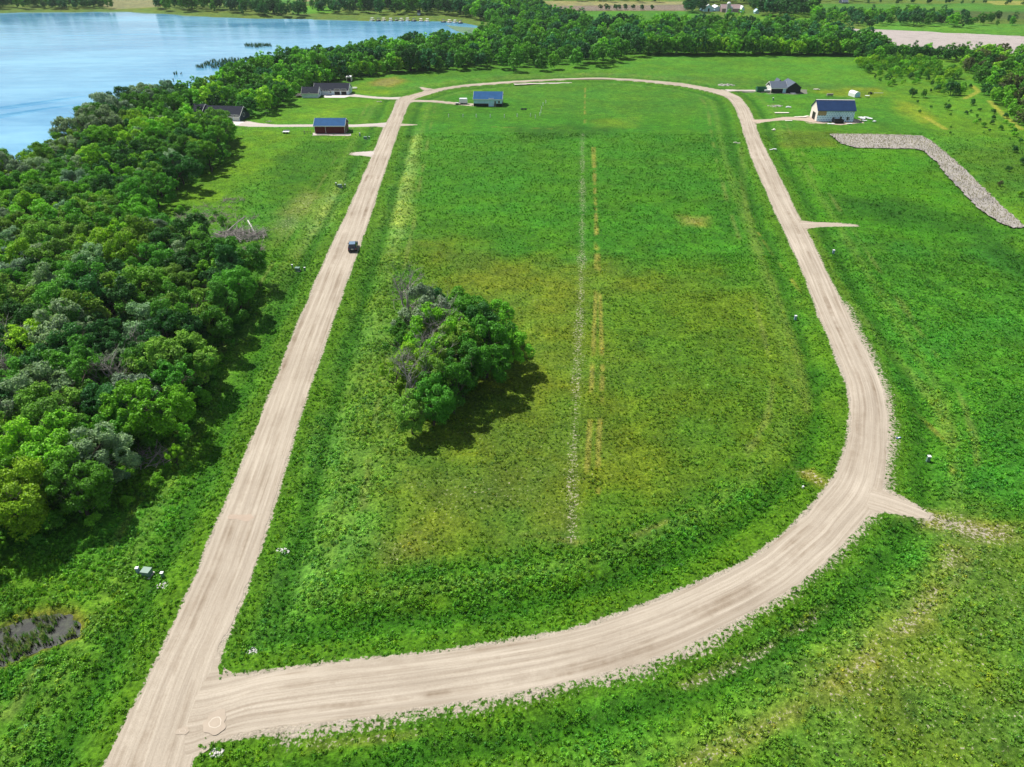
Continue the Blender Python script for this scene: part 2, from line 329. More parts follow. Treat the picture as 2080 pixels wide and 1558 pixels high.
def mixc(t, f, a, b, mode='MIX'):
    m = N(t, 'MixRGB', blend_type=mode)
    for s, v in (('Fac', f), ('Color1', a), ('Color2', b)):
        if hasattr(v, 'is_output'): t.links.new(v, m.inputs[s])
        else: m.inputs[s].default_value = v if s == 'Fac' else (tuple(v)+(1,))[:4]
    return m.outputs[0]
def mth(t, op, a, b=None, c=None):
    m = N(t, 'Math', operation=op)
    for i, v in enumerate((a, b, c)):
        if v is None: continue
        if hasattr(v, 'is_output'): t.links.new(v, m.inputs[i])
        else: m.inputs[i].default_value = v
    return m.outputs[0]
def bump(t, h, strength=.5, dist=.1):
    b = N(t, 'Bump'); b.inputs['Strength'].default_value = strength; b.inputs['Distance'].default_value = dist
    t.links.new(h, b.inputs['Height']); return b.outputs[0]
def prin(t, out, col, rough=.8, spec=.3, metal=0, nrm=None):
    p = N(t, 'BsdfPrincipled'); p.inputs['Roughness'].default_value = rough; p.inputs['Specular IOR Level'].default_value = spec; p.inputs['Metallic'].default_value = metal
    if hasattr(col, 'is_output'): t.links.new(col, p.inputs['Base Color'])
    else: p.inputs['Base Color'].default_value = (tuple(col)+(1,))[:4]
    if nrm is not None: t.links.new(nrm, p.inputs['Normal'])
    t.links.new(p.outputs[0], out.inputs['Surface']); return p
def plain(name, col, rough=.6, spec=.3, metal=0, var=.25, scale=1.5, bmp=0):
    m, t, o = mat(name); f = noise(t, scale, 4)
    a = tuple(c*(1-var) for c in col); b = tuple(min(1, c*(1+var)) for c in col)
    prin(t, o, mixc(t, f, a, b), rough, spec, metal, bump(t, noise(t, scale*8, 3), bmp, .03) if bmp else None); return m
def leafy(name, source):
    m, t, o = mat(name)
    if source == 'object': base = N(t, 'ObjectInfo').outputs['Color']
    else: base = N(t, 'Attribute', attribute_name='tcol', attribute_type='INSTANCER').outputs['Color']
    tc = N(t, 'TexCoord').outputs['Object']
    f = noise(t, 1.1 if source == 'object' else 2.5, 3, .6, tc)
    col = mixc(t, 1, base, ramp(t, f, .3, .7, (.62,.62,.6,1), (1.5,1.4,1.3,1)), 'MULTIPLY')
    li = N(t, 'NewGeometry').outputs['Random Per Island']
    col = mixc(t, 1, col, ramp(t, li, 0, 1, (.6,.62,.7,1), (1.35,1.32,1.1,1)), 'MULTIPLY')
    d = N(t, 'BsdfDiffuse'); tr = N(t, 'BsdfTranslucent'); g = N(t, 'BsdfGlossy'); g.inputs['Roughness'].default_value = .45
    t.links.new(col, d.inputs['Color']); t.links.new(mixc(t, 1, col, (1.0,1.2,.6), 'MULTIPLY'), tr.inputs['Color'])
    g.inputs['Color'].default_value = (.8,.85,.9,1)
    m1 = N(t, 'MixShader'); m1.inputs[0].default_value = .30; t.links.new(d.outputs[0], m1.inputs[1]); t.links.new(tr.outputs[0], m1.inputs[2])
    m2 = N(t, 'MixShader'); m2.inputs[0].default_value = .012; t.links.new(m1.outputs[0], m2.inputs[1]); t.links.new(g.outputs[0], m2.inputs[2])
    t.links.new(m2.outputs[0], o.inputs['Surface']); return m
M = {}
M['leaf'] = leafy('leaf', 'object'); M['leaf_i'] = leafy('leaf_mass', 'instancer')
M['bark'] = plain('bark', (.075,.06,.048), .9, .1, var=.4, scale=3)
M['deadwood'] = plain('deadwood', (.34,.31,.29), .9, .1, var=.35, scale=4)
M['greywood'] = plain('greywood', (.34,.30,.26), .9, .1, var=.45, scale=3)
# ground
m, t, o = mat('ground'); M['ground'] = m
tc = N(t, 'TexCoord').outputs['Object']
base = N(t, 'Attribute', attribute_name='col').outputs['Color']; bare = N(t, 'Attribute', attribute_name='bare').outputs['Fac']
n1 = noise(t, 2.2, 4, .7, tc); n2 = noise(t, .55, 4, .65, tc); n3 = noise(t, .12, 4, .6, tc)
g = mixc(t, 1, base, ramp(t, n1, .3, .72, (.42,.46,.46,1), (1.50,1.42,1.3,1)), 'MULTIPLY')
g = mixc(t, 1, g, ramp(t, n2, .3, .7, (.62,.66,.7,1), (1.38,1.32,1.25,1)), 'MULTIPLY')
g = mixc(t, 1, g, ramp(t, n3, .3, .7, (.88,.9,.98,1), (1.16,1.1,.98,1)), 'MULTIPLY')
st = ramp(t, noise(t, 1.3, 5, .75, tc), .60, .72)
g = mixc(t, mth(t, 'MULTIPLY', st, .35), g, (.25,.24,.12))
soil = mixc(t, n2, (.30,.25,.185), (.52,.46,.38))
soil = mixc(t, 1, soil, ramp(t, noise(t, 6, 3, .7, tc), .3, .7, (.7,.7,.7,1), (1.2,1.2,1.2,1)), 'MULTIPLY')
th = ramp(t, mth(t, 'ADD', mth(t, 'MULTIPLY', n1, .5), mth(t, 'MULTIPLY', noise(t, 3.2, 4, .75, tc), .5)), .36, .64)
bw = ramp(t, mth(t, 'SUBTRACT', mth(t, 'ADD', mth(t, 'MULTIPLY', bare, 1.05), -.02), mth(t, 'SUBTRACT', 1, th)), -.0, .16)
bw = mth(t, 'MULTIPLY', bw, ramp(t, bare, .02, .12))
prin(t, o, mixc(t, bw, g, soil), .95, .1, 0, bump(t, n1, .9, .35))
# gravel roads: streaks follow the uv running along them
def gravel(name, ca, cb, cd, streak=1.):
    m, t, o = mat(name); uv = N(t, 'UVMap').outputs['UV']; tc = N(t, 'TexCoord').outputs['Object']
    sep = N(t, 'SeparateXYZ'); t.links.new(uv, sep.inputs[0])
    def along(sv, su, det):
        c = N(t, 'CombineXYZ'); t.links.new(mth(t, 'MULTIPLY', sep.outputs[0], su), c.inputs[0]); t.links.new(mth(t, 'MULTIPLY', sep.outputs[1], sv), c.inputs[1])
        return noise(t, 1, det, .6, c.outputs[0])
    s1 = along(.035, 2.2, 5); s2 = along(.02, .9, 4); s3 = along(.35, 5, 3)
    c = mixc(t, ramp(t, s1, .34, .66), ca, cb)
    br = ramp(t, noise(t, .10, 5, .7, tc), .40, .62)
    c = mixc(t, mth(t, 'MULTIPLY', br, mth(t, 'MULTIPLY', ramp(t, s2, .46, .66), .95*streak)), c, cd)
    c = mixc(t, mth(t, 'MULTIPLY', ramp(t, noise(t, .5, 5, .8, tc), .60, .74), .35), c, cd)
    c = mixc(t, mth(t, 'MULTIPLY', ramp(t, s3, .56, .72), .30*streak), c, cd)
    c = mixc(t, 1, c, ramp(t, noise(t, 9, 3, .8, tc), .3, .7, (.84,.84,.84,1), (1.10,1.10,1.10,1)), 'MULTIPLY')
    c = mixc(t, 1, c, ramp(t, noise(t, .08, 3, .5, tc), .35, .65, (.92,.91,.90,1), (1.06,1.06,1.06,1)), 'MULTIPLY')
    prin(t, o, c, .95, .1, 0, bump(t, noise(t, 5, 4, .7, tc), .25, .05)); return m
M['gravel'] = gravel('gravel', (.335,.285,.225), (.485,.425,.345), (.21,.16,.11))
M['gravel_grey'] = gravel('pale_gravel', (.43,.385,.345), (.54,.49,.45), (.34,.29,.25), .5)
M['gravel_brown'] = gravel('brown_gravel', (.38,.30,.23), (.52,.43,.35), (.28,.21,.15), .8)
# water
m, t, o = mat('water'); M['water'] = m; tc = N(t, 'TexCoord').outputs['Object']
mpn = N(t, 'Mapping'); mpn.inputs['Scale'].default_value = (.35, 1, 1); mpn.inputs['Rotation'].default_value = (0,0,R(-14)); t.links.new(tc, mpn.inputs['Vector'])
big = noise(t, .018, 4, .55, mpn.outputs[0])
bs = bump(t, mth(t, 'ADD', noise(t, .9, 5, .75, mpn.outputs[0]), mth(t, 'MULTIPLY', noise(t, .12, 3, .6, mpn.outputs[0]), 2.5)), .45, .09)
c = mixc(t, ramp(t, mth(t, 'ADD', mth(t, 'MULTIPLY', big, .65), mth(t, 'MULTIPLY', noise(t, .16, 5, .7, mpn.outputs[0]), .35)), .38, .62), (.07,.27,.47), (.21,.49,.67))  # paler and darker blues paint sky reflection and sheen into the water
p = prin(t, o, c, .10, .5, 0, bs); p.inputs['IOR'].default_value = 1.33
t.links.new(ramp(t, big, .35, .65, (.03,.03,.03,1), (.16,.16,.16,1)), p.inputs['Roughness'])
m, t, o = mat('pond_water'); M['pondwater'] = m
prin(t, o, mixc(t, ramp(t, noise(t, 1.2, 4, .7), .45, .6), (.008,.011,.010), (.03,.04,.022)), .35, .08, 0, bump(t, noise(t, 3, 3), .2, .03))
def reedmat(name, ca, cb, cd):
    m, t, o = mat(name); tc = N(t, 'TexCoord').outputs['Object']
    a = noise(t, 1.4, 5, .8, tc); b = noise(t, .12, 4, .6, tc)
    c = mixc(t, ramp(t, a, .35, .65), ca, cb); c = mixc(t, mth(t, 'MULTIPLY', ramp(t, b, .5, .68), .55), c, cd)
    prin(t, o, c, .95, .1, 0, bump(t, a, 1, .5)); return m
M['marsh'] = reedmat('marsh_mat', (.34,.29,.27), (.50,.45,.42), (.27,.24,.22))
M['reed'] = reedmat('dead_reed_mat', (.27,.245,.22), (.50,.465,.42), (.25,.235,.24))
M['lily'] = reedmat('lily_mat', (.10,.19,.11), (.17,.28,.17), (.05,.09,.07))
def siding(name, col, sc=7, axis=2, dark=.75, rough=.6, spec=.3):
    m, t, o = mat(name); tc = N(t, 'TexCoord').outputs['Object']; sep = N(t, 'SeparateXYZ'); t.links.new(tc, sep.inputs[0])
    s = sep.outputs[2] if axis == 2 else mth(t, 'ADD', sep.outputs[0], sep.outputs[1])
    w = mth(t, 'FRACT', mth(t, 'MULTIPLY', s, sc))
    c = mixc(t, ramp(t, w, .02, .14), tuple(c*dark for c in col), col)
    c = mixc(t, 1, c, ramp(t, noise(t, .6, 4), .3, .7, (.88,.88,.88,1), (1.08,1.08,1.08,1)), 'MULTIPLY')
    prin(t, o, c, rough, spec); return m
M['white'] = siding('white_siding_sky_fill', (.74,.88,.98), 4)  # blue in the white paints the sky fill of shaded walls
M['whiteribs'] = siding('white_ribs_sky_fill', (.50,.78,.95), 1.6, 0)  # white steel tinted blue, sky fill of the shade painted in
M['red'] = siding('red_ribbed_steel', (.11,.011,.010), 1.6, 0)
M['blackside'] = siding('black_siding', (.018,.022,.028), 4)
M['darkblue'] = siding('slate_siding', (.06,.085,.11), 5)
M['shingle'] = plain('dark_shingle', (.032,.036,.050), .95, .05, var=.3, scale=2)
M['greyshingle'] = plain('grey_shingle', (.11,.135,.175), .9, .08, var=.2, scale=2)
M['bluesteel'] = siding('blue_steel_roof', (.018,.09,.23), 2.2, 0, .8, .75, .1)
M['navysteel'] = siding('navy_steel_roof', (.018,.045,.12), 2.2, 0, .8, .75, .1)
M['trim'] = plain('white_trim', (.74,.74,.72), .5, .3, var=.06)
M['glass'] = plain('window_glass', (.02,.025,.035), .08, .8, var=.2)
M['black'] = plain('black_paint', (.012,.012,.014), .5, .3)
M['osb'] = plain('osb_board', (.42,.32,.17), .85, .1, var=.15, scale=2)
M['concrete'] = plain('concrete', (.60,.57,.53), .85, .2, var=.1, scale=.8)
M['cream'] = plain('cream_board', (.74,.68,.60), .8, .2, var=.06)
M['whitepaint'] = plain('white_paint', (.78,.79,.80), .4, .4, var=.05)
M['greenpaint'] = plain('green_paint', (.015,.12,.07), .45, .4, var=.2)
M['boxgreen'] = plain('box_green', (.14,.24,.19), .5, .4, var=.12)
M['boxblue'] = plain('box_bluegrey', (.22,.32,.42), .5, .4, var=.12)
M['tyre'] = plain('tyre_rubber', (.015,.015,.015), .9, .1)
M['carpaint'] = plain('car_paint', (.035,.05,.075), .25, .6, var=.05)
M['steel'] = plain('galvanised_steel', (.42,.43,.44), .4, .5, .6, var=.15)
M['lamp'] = plain('red_lens', (.30,.01,.01), .2, .5)
M['stone'] = plain('field_stone', (.48,.45,.42), .9, .2, var=.35, scale=5, bmp=.5)
M['flag'] = plain('flag_cloth', (.6,.3,.32), .8, .1)
M['siloc'] = plain('silo_concrete', (.40,.41,.41), .8, .2, var=.15, scale=.5)
M['barnred'] = plain('faded_barn', (.30,.22,.22), .8, .1, var=.15)
m, t, o = mat('house_wrap_sky_fill'); M['wrap'] = m; tc = N(t, 'TexCoord').outputs['Object']; sep = N(t, 'SeparateXYZ'); t.links.new(tc, sep.inputs[0])
row = mth(t, 'MULTIPLY', sep.outputs[2], 1.5); rf = mth(t, 'FLOOR', row)
u = mth(t, 'FRACT', mth(t, 'ADD', mth(t, 'MULTIPLY', sep.outputs[0], 1.05), mth(t, 'MULTIPLY', rf, .5)))
k = mth(t, 'MULTIPLY', mth(t, 'LESS_THAN', u, .55), mth(t, 'LESS_THAN', mth(t, 'FRACT', row), .34))
k = mth(t, 'MULTIPLY', k, mth(t, 'GREATER_THAN', noise(t, 6, 2), .42))
prin(t, o, mixc(t, k, (.68,.92,1.0), (.06,.24,.44)), .6, .3)  # pale ground lifted towards blue as painted sky fill; the print is its own
# ------------------------------------------------------------------ ground sheet
ys = [-3000, -1200, -400, -100, -20, 10, 24]
y = 30.
while y < 330: ys.append(y); y += max(.26, y*.0042)
while y < 1000: ys.append(y); y += y*.0075
while y < 8200: ys.append(y); y *= 1.12
ys = np.array(ys); sc_ = np.linspace(-1, 1, 861); sc_ = np.r_[-30, -12, -5, -2.2, -1.35, sc_, 1.35, 2.2, 5, 12, 30]
wy = np.where(ys < 30, 40+.0*ys, 17+.765*ys)
gx = (sc_[None,:]*wy[:,None]).ravel(); gy = np.repeat(ys, len(sc_))
col, bare, tall, sd, dd = surface(gx, gy)
z = gz(gx, gy, sd, dd)
near = sm(420, 140, gy)
z = z + tall*near*(.55*(fbm(gx, gy, 1.7, 90, 3)-.42)+.25*(vn(gx, gy, .62, 95)-.4))
me = mesh_np('ground', np.c_[gx, gy, z], grid_faces(len(ys), len(sc_)), M['ground'], True)
fattr(me, 'col', col, 'FLOAT_COLOR'); fattr(me, 'bare', bare)
tag(link(bpy.data.objects.new('ground', me)), kind='structure')
# ------------------------------------------------------------------ ribbons
def ribbon(name, A, B, z, m, cols=24, rough=.25, kind='structure'):
    n = len(A); u = np.linspace(0, 1, cols); c = (A+B)/2; w = np.hypot(*(A-B).T)
    s = np.r_[0, np.cumsum(np.hypot(*(c[1:]-c[:-1]).T))]
    P = A[:,None,:]*(1-u)[None,:,None]+B[:,None,:]*u[None,:,None]
    # ragged edges
    for side, e in ((0, A), (-1, B)):
        d = (e-c)/np.maximum(w/2, .1)[:,None]; r = (fbm(e[:,0], e[:,1], 1.1, 61, 3)-.5)*2*rough+(fbm(e[:,0], e[:,1], 7, 62, 2)-.5)*rough*1.4
        P[:,side,:] += d*r[:,None]
    crown = .05*(1-(2*u-1)**2)
    Z = z + np.tile(crown, (n, 1))
    V = np.c_[P.reshape(-1, 2), Z.ravel()]
    me = mesh_np(name, V, grid_faces(n, cols)[:, ::-1] if False else grid_faces(n, cols), m, True)
    uvl = me.uv_layers.new(name='UVMap'); vi = np.empty(len(me.loops), np.int32); me.loops.foreach_get('vertex_index', vi)
    UU = ((u[None,:]-.5)*w[:,None]).ravel(); SS = np.repeat(s, cols)
    uvl.data.foreach_set('uv', np.c_[UU, SS].astype(np.float32)[vi].ravel())
    nz = me.polygons[len(me.polygons)//2].normal.z
    if nz < 0: me.flip_normals()
    o = bpy.data.objects.new(name, me); link(o); tag(o, kind=kind); return o
def dense(A, B, n): return resamp(A, n), resamp(B, n)
ribbon('gravel_road', *dense(S1, S2, 1500), .125, M['gravel'])
ribbon('gravel_loop_road', *dense(A1, A2, 3200), .10, M['gravel'])
for k, (P, W, kind) in DR.items():
    Q = resamp(P, 160); d0 = np.r_[0, np.cumsum(np.hypot(*(P[1:]-P[:-1]).T))]; w = np.interp(np.linspace(0, d0[-1], 160), d0, W)
    T = np.gradient(Q, axis=0); T /= np.hypot(*T.T)[:,None]; Nn = np.c_[-T[:,1], T[:,0]]
    mm = {'grey': 'gravel_grey', 'tan': 'gravel', 'brown': 'gravel_brown'}[kind]
    ribbon('driveway', Q-Nn*w[:,None], Q+Nn*w[:,None], .085, M[mm], 8, .35 if kind != 'grey' else .15)
# ------------------------------------------------------------------ flat sheets
def sheet(name, P, z, m, kind='structure', rag=0, seed=1):
    P = np.asarray(P)
    if rag:
        Q = []
        for i in range(len(P)):
            a, b = P[i], P[(i+1) % len(P)]; k = max(2, int(np.hypot(*(b-a))/max(rag, .5)))
            for j in range(k): Q.append(a+(b-a)*j/k)
        P = np.array(Q); P = P+np.c_[vn(P[:,0], P[:,1], rag*2, seed)-.5, vn(P[:,0], P[:,1], rag*2, seed+1)-.5]*rag*1.6
    bm = bmesh.new(); vs = [bm.verts.new((p[0], p[1], z)) for p in P]; f = bm.faces.new(vs)
    bmesh.ops.triangulate(bm, faces=[f]); bmesh.ops.recalc_face_normals(bm, faces=bm.faces)
    me = bpy.data.meshes.new(name); bm.to_mesh(me); bm.free()
    if me.polygons[0].normal.z < 0: me.flip_normals()
    me.materials.append(m); o = link(bpy.data.objects.new(name, me)); tag(o, kind=kind); return o
lc = LAKE.mean(0); LK = LAKE+(LAKE-lc)/np.hypot(*(LAKE-lc).T)[:,None]*14
sheet('lake_water', LK, -.9, M['water'])
pc = POND.mean(0); sheet('pond_water', POND+(POND-pc)*.15, -.55, M['pondwater'])
for P, nm, zz in ((REED1, 'dead_reed_bed', -.12), (REED2, 'dead_reed_marsh', -.08), (REED3, 'dead_reed_marsh', -.08)):
    sheet(nm, P, zz, M['reed'] if P is REED1 else M['marsh'], rag=.6 if P is REED1 else 5)
sheet('riprap_strip', GA([(1040,170.5),(1100,168.5),(1160,167.6),(1165,168.8),(1100,170.6),(1045,173)]), .09, M['gravel_grey'], rag=1)
# lily mats along the shore
LILY = [[(-200,24),(0,20.5),(150,19),(320,20),(400,25),(480,29),(640,32),(640,35.5),(480,35),(400,31.5),(330,27),(250,22.5),(100,23),(0,24.5),(-200,30)],
        [(640,32),(760,36.5),(760,39),(640,37)], [(905,48),(960,52),(985,60),(960,70),(940,66),(925,56)]]
for L in LILY: sheet('lily_mat', GA(L), -.885, M['lily'], rag=7)
sheet('gravel_apron', GA([(456,1290),(444,1330),(452,1356),(480,1374),(530,1371),(600,1362),(640,1400),(500,1450),(390,1420),(420,1330)]), .094, M['gravel'], rag=.5)
# waves left by a boat, low ridges in the water
for L, h_ in (([(-400,232),(-150,222),(0,214),(100,200),(180,189),(250,183)], .34), ([(-400,250),(-150,238),(0,230),(90,216),(150,208),(210,205)], .40), ([(-400,236),(-100,222),(20,215),(120,201),(210,190)], .2), ([(-300,254),(-50,240),(40,228),(110,217)], .22), ([(100,70),(300,66),(480,75)], .1)):
    P = resamp(GA(L), 200); T = np.gradient(P, axis=0); T /= np.hypot(*T.T)[:,None]; Nn = np.c_[-T[:,1], T[:,0]]; cs = np.linspace(-1, 1, 9); fade = np.minimum(1, np.linspace(3, .05, 200))
    V = np.concatenate([np.c_[P+Nn*(c_*(.9+h_*3)), (-.93+1.5*h_*math.cos(c_*1.5708)**2*fade)] for c_ in cs]); V = V.reshape(9, 200, 3).transpose(1, 0, 2).reshape(-1, 3)
    me = mesh_np('boat_wave', V, grid_faces(200, 9), M['water'], True)
    if me.polygons[50].normal.z < 0: me.flip_normals()
    tag(link(bpy.data.objects.new('water_wave', me)), kind='structure')
# aprons and pads
sheet('concrete_apron', GA([(656,196.5),(662,191),(703,190.8),(716,194.5),(700,199),(660,199)]), .13, M['concrete'])
sheet('concrete_apron', GA([(446,249.5),(452,245.4),(490,246.6),(497,249),(478,257),(458,255)]), .13, M['concrete'])
sheet('gravel_pad', GA([(632,275.5),(637,271),(712,271),(716,276)]), .10, M['gravel_grey'], rag=1)
sheet('dirt_pad', GA([(1500,186),(1560,182),(1640,182),(1640,192),(1560,191)]), .05, plain('dirt', (.16,.17,.13), .95, .1, var=.3), rag=2)
sheet('dirt_pad', GA([(1640,249),(1660,240),(1745,243),(1752,250),(1700,254),(1655,252)]), .07, M['gravel_brown'], rag=1.5)
# drying puddles with pale rims on the junction
mud = plain('mud_stain', (.40,.335,.265), .9, .1, var=.2, scale=.8); rim = plain('dried_rim', (.58,.52,.43), .9, .1)
def ellipse(c, a, b, n=40, wob=.12, s=0):
    t = np.linspace(0, 2*math.pi, n, endpoint=False); r = 1+wob*np.sin(2*t+s)+wob*.6*np.sin(3*t+2*s+1)+wob*.35*np.sin(7*t+s)
    return np.c_[c[0]+a*r*np.cos(t), c[1]+b*r*np.sin(t)]
for (px, py, a) in ((438,1470,.62), (372,1487,.26)):
    c = G(px, py); sheet('mud_stain', ellipse(c, a*1.9, a*1.7, 60, .18, px), .188, mud); sheet('puddle_rim', ellipse(c, a, a*.8, 40, .1, px), .192, rim); sheet('puddle_bed', ellipse(c, a*.90, a*.70, 40, .1, px), .196, mud)
c = G(492,1053); sheet('mud_stain', ellipse(c, 1.3, .7, 40, .3, 2), .186, plain('damp_gravel', (.40,.32,.25), .9, .1, var=.15))
# ------------------------------------------------------------------ low growth: instanced tufts
hidden = bpy.data.collections.new('growth_pieces')
def leaf_quads(C_, Nn, S, asp=1.4, rs=None):
    """square leaves with centres C_, normals Nn and sizes S"""
    rs = rs or rng; n = len(C_); r = rs.normal(size=(n, 3)); t1 = np.cross(Nn, r); t1 /= np.linalg.norm(t1, axis=1)[:,None]+1e-9
    t2 = np.cross(Nn, t1); t2 /= np.linalg.norm(t2, axis=1)[:,None]+1e-9
    a = t1*(S*asp/2)[:,None]; b = t2*(S/2)[:,None]
    V = np.stack([C_-a, C_-b, C_+a, C_+b], 1).reshape(-1, 3)
    return V, np.arange(n*4).reshape(-1, 4)
def piece(name, V, Fq, m):
    o = bpy.data.objects.new(name, mesh_np(name, V, Fq, m)); hidden.objects.link(o); return o
def forb(s):
    r = np.random.default_rng(s); n = 26; a = r.uniform(0, 6.28, n); q = r.uniform(0, 1, n)**.6
    c = np.c_[np.cos(a)*q*.30, np.sin(a)*q*.30, .34*(1-q*q*.8)+r.uniform(-.08, .05, n)]
    nn = np.c_[np.cos(a)*q*.8, np.sin(a)*q*.8, np.full(n, .8)]+r.normal(size=(n, 3))*.45; nn /= np.linalg.norm(nn, axis=1)[:,None]
    return leaf_quads(c, nn, r.uniform(.09, .17, n), 1.6, r)
def blades(s, h=.5, n=20, w=.035, sp=.22):
    r = np.random.default_rng(s); a = r.uniform(0, 6.28, n); b = np.c_[np.cos(a), np.sin(a), 0*a]*(r.uniform(0, .12, n))[:,None]
    out = np.c_[np.cos(a), np.sin(a), 0*a]; hh = r.uniform(.6, 1, n)*h; sd_ = np.c_[-np.sin(a), np.cos(a), 0*a]*w
    m_ = b+out*(sp*.35)+np.c_[0*a, 0*a, hh*.65]; tp = b+out*(sp*r.uniform(.6, 1.2, n))[:,None]+np.c_[0*a, 0*a, hh]
    V = np.stack([b-sd_, b+sd_, m_+sd_*.8, m_-sd_*.8, m_-sd_*.8, m_+sd_*.8, tp+sd_*.15, tp-sd_*.15], 1).reshape(-1, 3)
    return V, np.arange(n*8).reshape(-1, 4)
def coll(name, objs):
    c = bpy.data.collections.new(name)
    for o in objs: c.objects.link(o)
    return c
TUFTS = coll('tufts', [piece('forb_tuft', *forb(s), M['leaf_i']) for s in (1, 2, 3)] + [piece('grass_tuft', *blades(s), M['leaf_i']) for s in (4, 5)])
REEDS = coll('reeds', [piece('reed_tuft', *blades(s, 1.1, 18, .03, .35), M['leaf_i']) for s in (6, 7)])
def scatter(name, P, colr, scale, source, kind='stuff', rotv=None):
    me = bpy.data.meshes.new(name); me.vertices.add(len(P)); me.vertices.foreach_set('co', np.asarray(P, np.float32).ravel())
    fattr(me, 'tcol', colr, 'FLOAT_COLOR'); fattr(me, 'ts', scale); fattr(me, 'tr', rng.uniform(0, 6.28, len(P)))
    a = me.attributes.new('ti', 'INT', 'POINT'); a.data.foreach_set('value', rng.integers(0, 1000, len(P)).astype(np.int32))
    o = link(bpy.data.objects.new(name, me)); tag(o, kind=kind)
    ng = bpy.data.node_groups.new(name, 'GeometryNodeTree')
    ng.interface.new_socket('Geometry', in_out='INPUT', socket_type='NodeSocketGeometry'); ng.interface.new_socket('Geometry', in_out='OUTPUT', socket_type='NodeSocketGeometry')
    i = ng.nodes.new('NodeGroupInput'); ou = ng.nodes.new('NodeGroupOutput'); ip = ng.nodes.new('GeometryNodeInstanceOnPoints')
    mp_ = ng.nodes.new('GeometryNodeMeshToPoints'); ci = ng.nodes.new('GeometryNodeCollectionInfo'); ci.inputs['Collection'].default_value = source
    ci.inputs['Separate Children'].default_value = True; ci.inputs['Reset Children'].default_value = True
    def at_(n, ty):
        q = ng.nodes.new('GeometryNodeInputNamedAttribute'); q.data_type = ty; q.inputs['Name'].default_value = n; return q.outputs[0]
    cx = ng.nodes.new('ShaderNodeCombineXYZ'); L = ng.links.new
    L(i.outputs[0], mp_.inputs['Mesh']); L(mp_.outputs[0], ip.inputs['Points']); L(ci.outputs[0], ip.inputs['Instance']); ip.inputs['Pick Instance'].default_value = True
    L(at_('ti', 'INT'), ip.inputs['Instance Index']); L(at_('tr', 'FLOAT'), cx.inputs[2]); L(cx.outputs[0], ip.inputs['Rotation']); L(at_('ts', 'FLOAT'), ip.inputs['Scale'])
    L(ip.outputs[0], ou.inputs[0]); md = o.modifiers.new('growth', 'NODES'); md.node_group = ng; return o
def strata(y0, y1, per, wid=.79):
    area = .5*(y1-y0)*2*(wid*y0+30+wid*y1+30); n = int(area*per)
    y = np.sqrt(rng.uniform(0, 1, n)*(y1**2-y0**2)+y0**2); x = rng.uniform(-1, 1, n)*(wid*y+30)
    return x, y
DENS = 1.0
X = []; Y = []; S = []
for y0, y1, per, s in ((32, 60, 6., .85), (60, 95, 5., .85), (95, 150, 3.2, .85), (150, 260, 1.1, .9)):
    a, b = strata(y0, y1, per*DENS); X.append(a); Y.append(b); S.append(np.full(len(a), s))
X = np.concatenate(X); Y = np.concatenate(Y); S = np.concatenate(S)
c, b, ta, sd, dd = surface(X, Y)
keep = (rng.uniform(0, 1, len(X)) < np.clip(ta*1.6+.12, 0, 1)*(1-b*.93)) & (sd > .15) & (dd > .2)
clump = fbm(X, Y, 2.6, 101, 3); keep &= (clump > .30)
for P in (LAKE, POND, REED1, REED2, REED3): keep &= sdpoly(X, Y, P, 8) < -.6
X, Y, S, c, ta, clump = X[keep], Y[keep], S[keep], c[keep], ta[keep], clump[keep]
zz = gz(X, Y); q = (rng.uniform(.8, 1.25, len(X))*(1.25-.25*sm(60,200,Y)))[:,None]
tint = np.where(rng.uniform(0, 1, len(X))[:,None] < .12, C(1.5, 1.15, .8), C(1, 1, 1))*np.where(rng.uniform(0, 1, len(X))[:,None] < .15, C(.7, .85, 1.3), C(1, 1, 1))
scatter('grass', np.c_[X, Y, zz], np.clip(c*q*tint*1.45, .003, .7), S*(.45+.75*ta)*rng.uniform(.6, 1.25, len(X))*(.6+.9*clump), TUFTS)
print('tufts', len(X))
# dead reeds standing in the channel, pond weeds, lake reeds
def fill(P, per):
    lo, hi = P.min(0), P.max(0); n = int((hi-lo).prod()*per); p = rng.uniform(lo, hi, (n, 2)); return p[inside(p[:,0], p[:,1], P)]
p = fill(REED1, 3.0); cc = C(.50,.465,.42)*rng.uniform(.55, 1.35, len(p))[:,None]
scatter('dead_reeds', np.c_[p, np.full(len(p), -.15)], cc, rng.uniform(.22, .5, len(p)), REEDS)
p = fill(POND, 14.); k = fbm(p[:,0], p[:,1], 1.9, 5, 2) > .37; p = p[k]; cc = np.where(rng.uniform(0, 1, len(p))[:,None] < .55, C(.30,.38,.16), C(.11,.28,.04))*rng.uniform(.5, 1.3, len(p))[:,None]
scatter('pond_weeds', np.c_[p, np.full(len(p), -.55)], cc, rng.uniform(.25, .8, len(p)), REEDS)
RB = [([(395,134),(430,121),(470,116),(500,118),(495,126),(440,136)], .4), ([(492,92),(500,87.5),(548,88),(552,92),(520,94)], .5), ([(352,148),(362,144.5),(372,147),(366,150)], .5), ([(326,163),(352,160),(352,164),(330,166)], .4),
      ([(560,112),(600,104),(690,100),(710,104),(640,108),(600,116),(566,118)], .8), ([(560,104),(600,98),(640,97),(600,103)], .2), ([(510,122),(545,119),(545,128),(515,131)], .5), ([(190,262),(260,238),(330,208),(345,212),(270,250),(200,276)], .5)]
pp = []
for P, d in RB: q_ = fill(GA(P), d*1.4); pp.append(q_)
p = np.concatenate(pp); scatter('lake_reeds', np.c_[p, np.full(len(p), -.9)], C(.05,.13,.06)*rng.uniform(.5, 1.3, len(p))[:,None], rng.uniform(1.0, 1.7, len(p)), REEDS)
